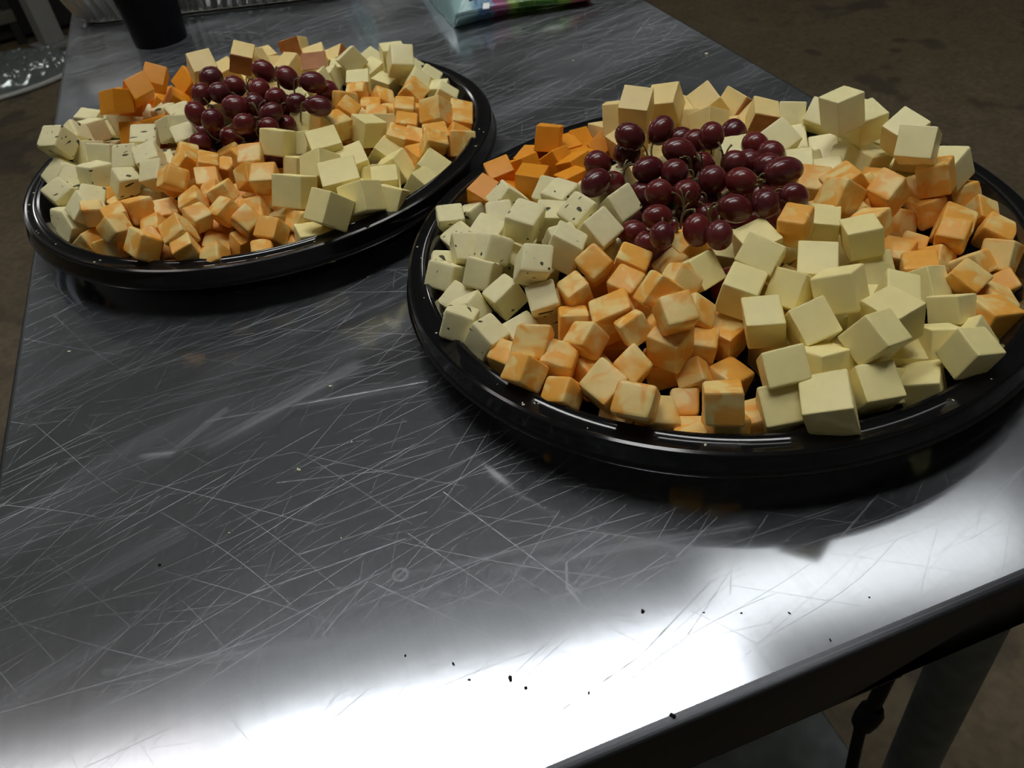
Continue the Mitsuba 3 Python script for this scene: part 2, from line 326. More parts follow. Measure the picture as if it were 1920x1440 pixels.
# ------------------------------------------------------------------ cheese cubes and grapes
# kind, visibility, centre (0.1 mm from the tray centre / table top), rotation vector (mrad), half sizes (0.01 mm)
DATA = {
'R': '''P,2,-1001,340,520,77,339,-2349,961,907,888;P,2,-1036,709,369,-78,-755,2834,820,817,842;P,2,-926,877,379,1099,-123,-2902,809,872,894;P,2,-657,784,392,-529,-765,2015,857,816,862;P,2,-691,226,531,-304,-642,1721,912,895,913;P,2,-875,86,483,-191,772,-2943,806,813,829;P,2,-1143,-193,591,310,-710,2664,827,811,847;P,2,-1231,245,466,836,-1449,2318,859,829,874;P,2,-1336,417,389,123,-1069,2741,856,870,896;P,2,-1301,914,310,84,-261,2926,836,854,856;P,2,-1291,733,258,494,-35,-3048,892,918,927;P,2,-1143,1012,240,-503,1517,-2048,867,829,873;P,2,-1485,509,267,423,-96,2880,702,815,860;P,2,-1506,320,329,-773,-134,-2251,860,819,781;P,2,-1332,150,385,-786,-215,-2303,821,789,832;P,1,-1175,562,354,285,-6,785,994,922,935;P,1,-797,433,415,230,-21,1284,890,972,948;P,2,-930,-107,571,587,30,2408,872,908,921;P,1,-670,601,430,-89,-135,513,938,902,932;P,2,-479,210,515,742,-595,1866,846,895,913;P,2,-690,20,527,-39,924,-2564,908,887,908;P,1,-474,477,464,-80,15,320,919,942,998;P,2,-1483,153,231,479,328,-2624,863,896,913;P,2,-1576,-189,372,-519,201,-2016,842,800,789;P,2,-1479,-343,344,-393,509,-2590,784,809,793;P,2,-1493,-54,319,1335,-315,2138,777,848,885;P,2,-1282,-82,369,597,-102,-2911,851,819,797;P,2,-1301,-333,282,424,-344,1849,843,873,899;P,2,-1139,-288,433,-266,-857,2889,772,741,797;P,1,-1116,-270,227,-514,403,1446,918,905,997;M,2,-1434,-491,299,322,115,-2547,672,698,728;M,2,-1227,-694,346,249,-339,2395,829,833,835;M,2,-1411,-732,389,1006,-1224,2169,756,723,767;M,1,-1315,-586,415,489,-589,888,865,849,879;M,2,-983,-342,453,342,85,-2964,702,758,787;M,2,-833,-260,531,644,775,-2766,730,784,805;M,2,-656,-316,495,407,-201,2440,851,843,841;M,2,-750,-469,489,-4,-436,2151,772,794,810;M,2,-718,-752,621,-923,-416,1486,823,826,831;M,2,-406,-332,401,-456,-329,1540,816,800,814;M,1,-283,-277,462,-174,-511,19,793,852,873;M,2,-548,-633,552,1022,-643,-2673,749,769,764;M,2,-886,-603,444,-459,-32,2829,1014,918,887;M,2,-1060,-487,383,216,266,2778,742,763,752;M,1,-926,-150,264,-159,-264,921,838,838,863;M,2,-880,-810,509,-518,660,2877,666,702,671;M,2,-1070,-661,403,-37,1480,-1914,718,755,787;M,2,-735,-937,634,-86,-818,2961,774,775,789;M,2,-769,-886,288,-320,-24,2664,806,820,826;M,2,-582,-923,378,71,-166,2573,716,712,712;M,2,-963,-947,403,275,722,-2642,753,730,765;M,2,-1284,-882,322,1180,-1144,2286,734,697,751;M,2,-1058,-1187,430,651,372,-2183,787,890,863;M,2,-769,-1105,228,-182,-696,2610,678,717,757;M,2,-842,-1288,190,89,385,2612,762,801,814;M,2,-717,-1343,415,-420,-1559,2266,839,836,836;M,2,-684,-1032,312,759,-104,-1784,657,678,722;M,1,-1069,-754,234,217,256,204,866,806,868;M,1,-1104,-974,362,221,-374,342,874,875,835;M,1,-430,-867,325,35,81,429,859,871,815;M,1,-518,-1061,229,113,224,327,884,802,836;M,1,-704,-1357,249,-45,374,1420,790,855,880;M,1,-549,-1311,182,-120,-97,1294,812,864,808;M,1,-944,-1162,260,373,1,1262,804,825,819;M,1,-1108,-575,198,291,-77,1067,788,814,829;M,1,-689,-443,320,-43,14,167,860,853,830;M,1,-1278,-743,190,110,203,1361,822,842,807;M,2,-557,-796,463,863,-700,2439,730,746,780;M,1,-304,-711,283,406,-457,1531,795,813,864;Y,2,0,-459,483,308,228,-3112,956,988,1014;Y,2,-124,-665,580,793,559,-2405,802,960,984;Y,2,-313,-803,526,0,308,-2365,914,866,909;Y,2,-394,-525,486,-373,1134,-2583,923,838,918;Y,2,-69,-896,495,-814,-723,1747,959,885,950;Y,2,361,-470,506,-25,-133,2508,965,873,805;Y,2,151,-757,473,-212,-408,2468,961,1009,1028;Y,2,63,-1046,558,-1077,-1202,2150,978,957,997;Y,2,-311,-1007,480,-230,-267,2649,883,904,924;Y,2,-146,-1130,483,-373,-928,2926,881,924,966;Y,2,181,-1270,505,167,-60,-3003,895,1028,957;Y,2,415,-1360,322,231,710,2697,797,874,899;Y,2,509,-750,328,-300,-1059,2742,845,934,971;Y,2,2,-1381,533,-607,-1206,1154,872,911,968;Y,2,332,-1121,470,122,-260,2492,773,894,952;Y,2,639,-968,327,-749,1096,-2819,916,883,948;Y,2,637,-1176,331,-410,-799,-2687,861,787,698;Y,2,603,-1333,245,950,-493,1981,865,899,959;Y,2,394,-1541,418,-795,-1080,1158,799,841,924;Y,2,244,-1487,222,-389,202,2355,855,947,987;Y,2,-68,-1502,365,-131,-709,2850,861,881,929;Y,2,63,-1405,234,836,-1215,2750,918,831,914;Y,1,266,-1271,218,12,-2,1096,1050,1081,1054;Y,2,-7,-1195,217,-604,95,2876,908,981,1010;Y,2,-417,-1330,480,-409,-900,2690,923,812,899;Y,2,-453,-1413,334,-413,-790,2745,1005,931,974;Y,1,-221,-1324,392,-375,216,206,1036,1036,1070;Y,1,-207,-1009,266,-35,167,1529,1093,1072,1113;Y,1,-338,-1554,419,-189,-319,1072,1059,1023,1013;Y,1,-27,-258,324,100,-189,803,1094,1063,1015;Y,1,239,-389,326,69,-346,1526,1104,1012,1090;Y,1,511,-506,282,-44,525,320,1103,1046,1120;Y,2,463,-678,522,-213,201,2769,880,872,806;N,2,170,-521,595,-138,-174,2218,741,809,842;N,2,553,-363,566,-867,-528,1682,891,892,896;N,2,720,-208,520,-528,-402,1345,901,906,904;N,1,649,1,418,223,-207,985,880,890,949;N,2,657,-405,451,-703,-483,1305,775,696,770;N,2,608,-569,494,68,-410,-2617,801,785,723;N,2,839,-394,532,739,48,-2754,833,796,823;N,2,1048,-52,339,-186,-313,2284,769,831,855;N,1,884,-150,365,624,-35,285,886,916,888;N,2,1256,-178,303,7,344,-3085,821,820,845;N,1,1556,-66,278,7,56,599,900,952,878;N,2,1500,-280,268,-230,636,2658,817,791,711;N,2,1190,-353,297,-321,387,2807,805,815,813;N,2,1181,-566,297,216,-351,2247,885,891,894;N,2,1458,-481,244,426,-736,2646,763,763,813;N,2,1375,-675,254,353,-351,2140,853,792,750;N,2,1062,-679,344,393,92,-2416,764,770,776;N,2,960,-522,186,83,-162,2155,704,797,833;N,2,764,-802,285,-175,62,2576,883,893,896;N,2,945,-716,231,828,-1043,2416,765,737,796;N,2,844,-1018,319,324,-395,1949,811,856,872;N,2,1068,-852,250,875,-298,1673,641,762,809;N,2,1141,-1025,197,-816,-335,2654,626,672,729;N,2,1252,-861,245,722,-1504,2367,866,847,867;N,1,962,-1115,204,415,247,1112,945,849,880;N,1,803,-1258,264,228,206,1556,912,934,915;N,1,789,-592,235,10,-155,572,895,887,899;N,1,1003,-316,232,-468,391,283,889,933,912;W,2,1062,1126,276,890,743,-2730,793,851,879;W,2,1156,952,365,-289,-1136,2354,873,814,854;W,2,1290,803,388,847,382,-2485,894,904,915;W,2,1095,820,232,-425,-673,2681,932,939,939;W,2,1163,567,262,-515,-610,2538,908,924,930;W,2,834,84,390,-426,-263,2542,814,882,907;W,2,1367,664,244,505,-784,2290,853,889,913;W,2,675,164,467,-283,-229,2609,774,860,893;W,1,834,307,339,314,-704,1398,930,986,926;W,1,710,470,493,564,-330,203,985,957,967;W,1,957,217,733,-178,-37,49,962,915,1006;W,1,1184,442,551,7,-94,243,979,928,912;W,1,1381,551,437,-177,-390,38,958,948,1006;W,1,1149,229,610,8,-196,1502,993,1004,899;W,2,1344,346,431,766,453,-2334,848,797,855;W,2,1377,191,319,817,268,-2572,816,847,870;W,1,1228,-14,608,220,-241,211,965,927,927;W,1,1115,-248,672,-358,662,575,971,966,901;W,1,1359,7,459,62,-137,679,941,899,906;W,2,1526,97,198,-84,-46,2234,749,842,881;W,1,1423,-206,431,-192,-245,317,998,933,899;W,1,1415,427,253,-196,-597,1312,1007,983,935;W,1,1129,141,388,12,283,209,997,945,906;W,1,1189,343,304,97,1322,1640,910,950,907;G,2,58,1072,656,-57,-524,2441,938,961,970;G,2,341,1212,566,-384,-381,2388,984,985,985;G,2,637,1457,317,235,-146,2313,1005,995,992;G,2,676,1234,480,-948,-523,2799,881,932,952;G,2,900,1231,398,-530,-956,1575,947,922,947;G,2,923,1012,372,-645,-502,1265,919,881,920;G,2,850,839,483,258,-419,2660,880,924,946;G,2,418,1431,311,521,-471,2123,967,978,981;G,2,200,1366,344,-40,-504,2746,930,958,968;G,2,544,987,440,-253,-1142,668,956,971,977;G,1,483,1191,374,-417,454,1017,1022,1020,1035;G,2,44,1567,280,-240,-207,-2741,856,840,788;G,1,31,1285,515,-186,274,1063,929,934,1041;K,2,-167,1546,270,-292,953,-2771,810,797,826;K,2,-297,1478,286,-243,382,-2929,814,825,844;K,1,-431,1406,445,-91,425,1042,901,829,839;K,2,-556,1465,272,-280,-64,2155,826,834,849;K,2,-678,1236,359,-492,1377,-2367,827,795,826;K,2,-449,1247,327,-587,1103,-2366,864,855,863;K,2,-241,1330,250,-90,49,-2855,781,790,817;K,2,-44,1376,287,880,746,-2707,766,741,785;K,1,-716,1378,258,-196,259,457,874,867,882;K,1,-856,1200,372,102,-326,1526,828,862,881;K,2,-830,1077,272,735,-426,3007,772,797,824;K,1,-720,981,389,50,94,974,921,890,883;K,1,-479,882,358,-259,-101,87,836,925,822;K,1,-1011,1087,335,418,-150,571,827,829,830;K,1,-375,1069,345,-381,-212,373,850,852,909;g,2,-159,719,664,-1964,847,484,976,820,820;g,2,40,699,661,-2240,-759,-584,940,787,787;g,2,250,461,662,-1262,1909,788,840,766,766;g,1,532,670,530,-1531,2249,539,894,815,815;g,1,514,399,563,-2008,922,369,860,784,784;g,1,537,267,560,-2062,1023,205,843,769,769;g,2,-2,400,663,-2142,669,206,1048,752,752;g,2,-254,299,662,-2282,-44,242,949,733,733;g,2,-125,215,645,-2216,720,-650,800,762,762;g,2,29,67,624,-2240,414,14,834,802,802;g,2,147,-42,633,-2202,888,-218,883,742,742;g,2,366,-104,661,-2277,175,18,1125,773,773;g,1,415,306,520,-2136,1206,-119,834,761,761;g,1,296,268,561,-2159,904,-9,835,762,762;g,1,-364,744,532,-2123,804,176,870,793,793;g,2,-583,289,669,-2336,-426,-242,937,724,724;g,2,-450,349,604,-2243,439,-38,791,721,721;g,2,-313,48,653,-2248,553,-280,772,722,722;g,2,-179,-14,637,-2249,523,-214,786,756,756;g,1,-306,257,543,-2221,331,184,810,739,739;g,2,-54,-302,652,-2168,739,76,937,737,737;g,2,101,-348,659,-1576,2306,488,802,735,735;g,2,279,-341,648,-2080,711,338,805,674,674;g,2,-499,-354,651,-1271,1921,781,714,651,651;g,2,-329,-403,662,-1360,1693,775,844,714,714;g,2,-260,-503,665,-1386,2068,682,769,673,673;g,2,-446,-196,662,-2223,339,169,803,672,672;g,1,-514,-38,505,-2246,587,-353,760,693,693;g,1,-266,-130,458,-1247,1890,800,747,681,681;g,1,-103,-107,522,-2249,514,-197,778,710,710;g,1,219,771,524,-2228,359,128,887,808,808;g,1,240,637,557,-2216,315,215,879,801,801;g,1,-154,770,531,-2249,546,-265,876,799,799;g,1,451,169,547,-2246,456,-73,825,752,752;g,1,-515,-227,542,-2244,444,-48,744,679,679;g,1,142,386,543,-2208,292,262,841,767,767;g,1,-148,6,501,-2227,354,137,785,716,716;N,0,549,-219,352,156,-183,1391,886,886,886;W,0,631,310,275,-365,205,1522,969,969,969;P,0,-649,38,327,-62,-275,705,950,950,950;g,0,367,-93,405,-181,216,602,1150,1050,1050;W,0,363,447,258,-46,483,1091,965,965,965;M,0,-925,-553,211,276,156,1369,854,854,854;P,0,-738,271,259,361,57,660,949,949,949;G,0,50,652,329,264,-208,575,996,996,996;g,0,420,138,357,66,115,128,1150,1050,1050;Y,0,330,-961,277,-300,-45,561,1073,1073,1073;M,0,-662,-699,329,-498,-407,616,821,821,821;P,0,-556,406,259,132,12,956,908,908,908;G,0,-13,1061,422,190,-250,148,949,949,949;G,0,860,703,278,196,172,1229,942,942,942;Y,0,72,-656,274,142,-13,424,1046,1046,1046;P,0,-1014,147,290,362,25,330,922,922,922;g,0,-143,152,321,-97,284,879,1150,1050,1050;W,0,700,508,213,-111,217,464,921,921,921;G,0,448,778,396,341,72,1041,1006,1006,1006;g,0,-91,499,313,11,-265,1383,1150,1050,1050;M,0,-542,-115,216,-273,104,621,830,830,830;g,0,-202,-122,289,-349,515,1439,1150,1050,1050;M,0,-929,-349,287,127,176,831,816,816,816;M,0,-526,-561,206,-202,14,37,843,843,843;K,0,-415,682,355,207,7,220,850,850,850;g,0,-179,-514,329,270,497,413,1150,1050,1050;W,0,461,533,435,121,-141,1353,955,955,955;g,0,15,104,458,111,291,713,1150,1050,1050;M,0,-749,-155,330,-34,70,1462,805,805,805;G,0,167,916,334,-144,-292,198,961,961,961;P,0,-802,579,243,-117,62,1242,918,918,918;P,0,-1124,319,283,212,142,639,902,902,902;N,0,239,-603,288,-16,-132,423,881,881,881;g,0,-327,423,269,-44,-268,832,1150,1050,1050;N,0,719,-108,195,26,-53,1347,881,881,881;W,0,649,756,216,-199,30,607,914,914,914;G,0,391,1000,215,-139,-42,1092,980,980,980;P,0,-222,763,354,-421,-132,1040,896,896,896;W,0,1265,15,258,320,0,409,908,908,908;g,0,131,450,319,-70,78,1126,1150,1050,1050;M,0,-1255,-501,243,408,-383,1445,816,816,816;g,0,-353,193,267,474,59,1099,1150,1050,1050;G,0,103,1163,239,-271,106,113,984,984,984;N,0,1238,-309,473,-357,53,596,871,871,871;M,0,-582,-296,244,-95,191,1247,855,855,855;K,0,-634,963,194,42,-199,134,876,876,876;g,0,165,-14,330,-542,192,686,1150,1050,1050;G,0,726,1077,282,-298,-252,596,990,990,990;P,0,-743,798,197,-99,-100,897,932,932,932;P,0,-986,454,225,-161,24,377,900,900,900;G,0,-23,860,266,27,-406,741,967,967,967;M,0,-760,-942,464,42,-121,502,827,827,827;M,0,-521,-734,190,93,165,173,823,823,823;Y,0,66,-920,274,273,-345,52,1063,1063,1063;G,0,323,727,233,29,427,943,958,958,958;M,0,-1061,-1020,199,183,-416,897,829,829,829;N,0,759,-397,219,173,100,166,867,867,867;M,0,-87,-761,301,353,303,497,811,811,811;g,0,176,224,385,-431,-454,34,1150,1050,1050;K,0,-275,1024,184,78,38,465,864,864,864;K,0,-379,737,190,-17,91,997,857,857,857;g,0,189,-210,451,215,-84,300,1150,1050,1050;N,0,707,83,204,-29,43,1524,859,859,859;g,0,-414,-110,371,252,165,1206,1150,1050,1050''',
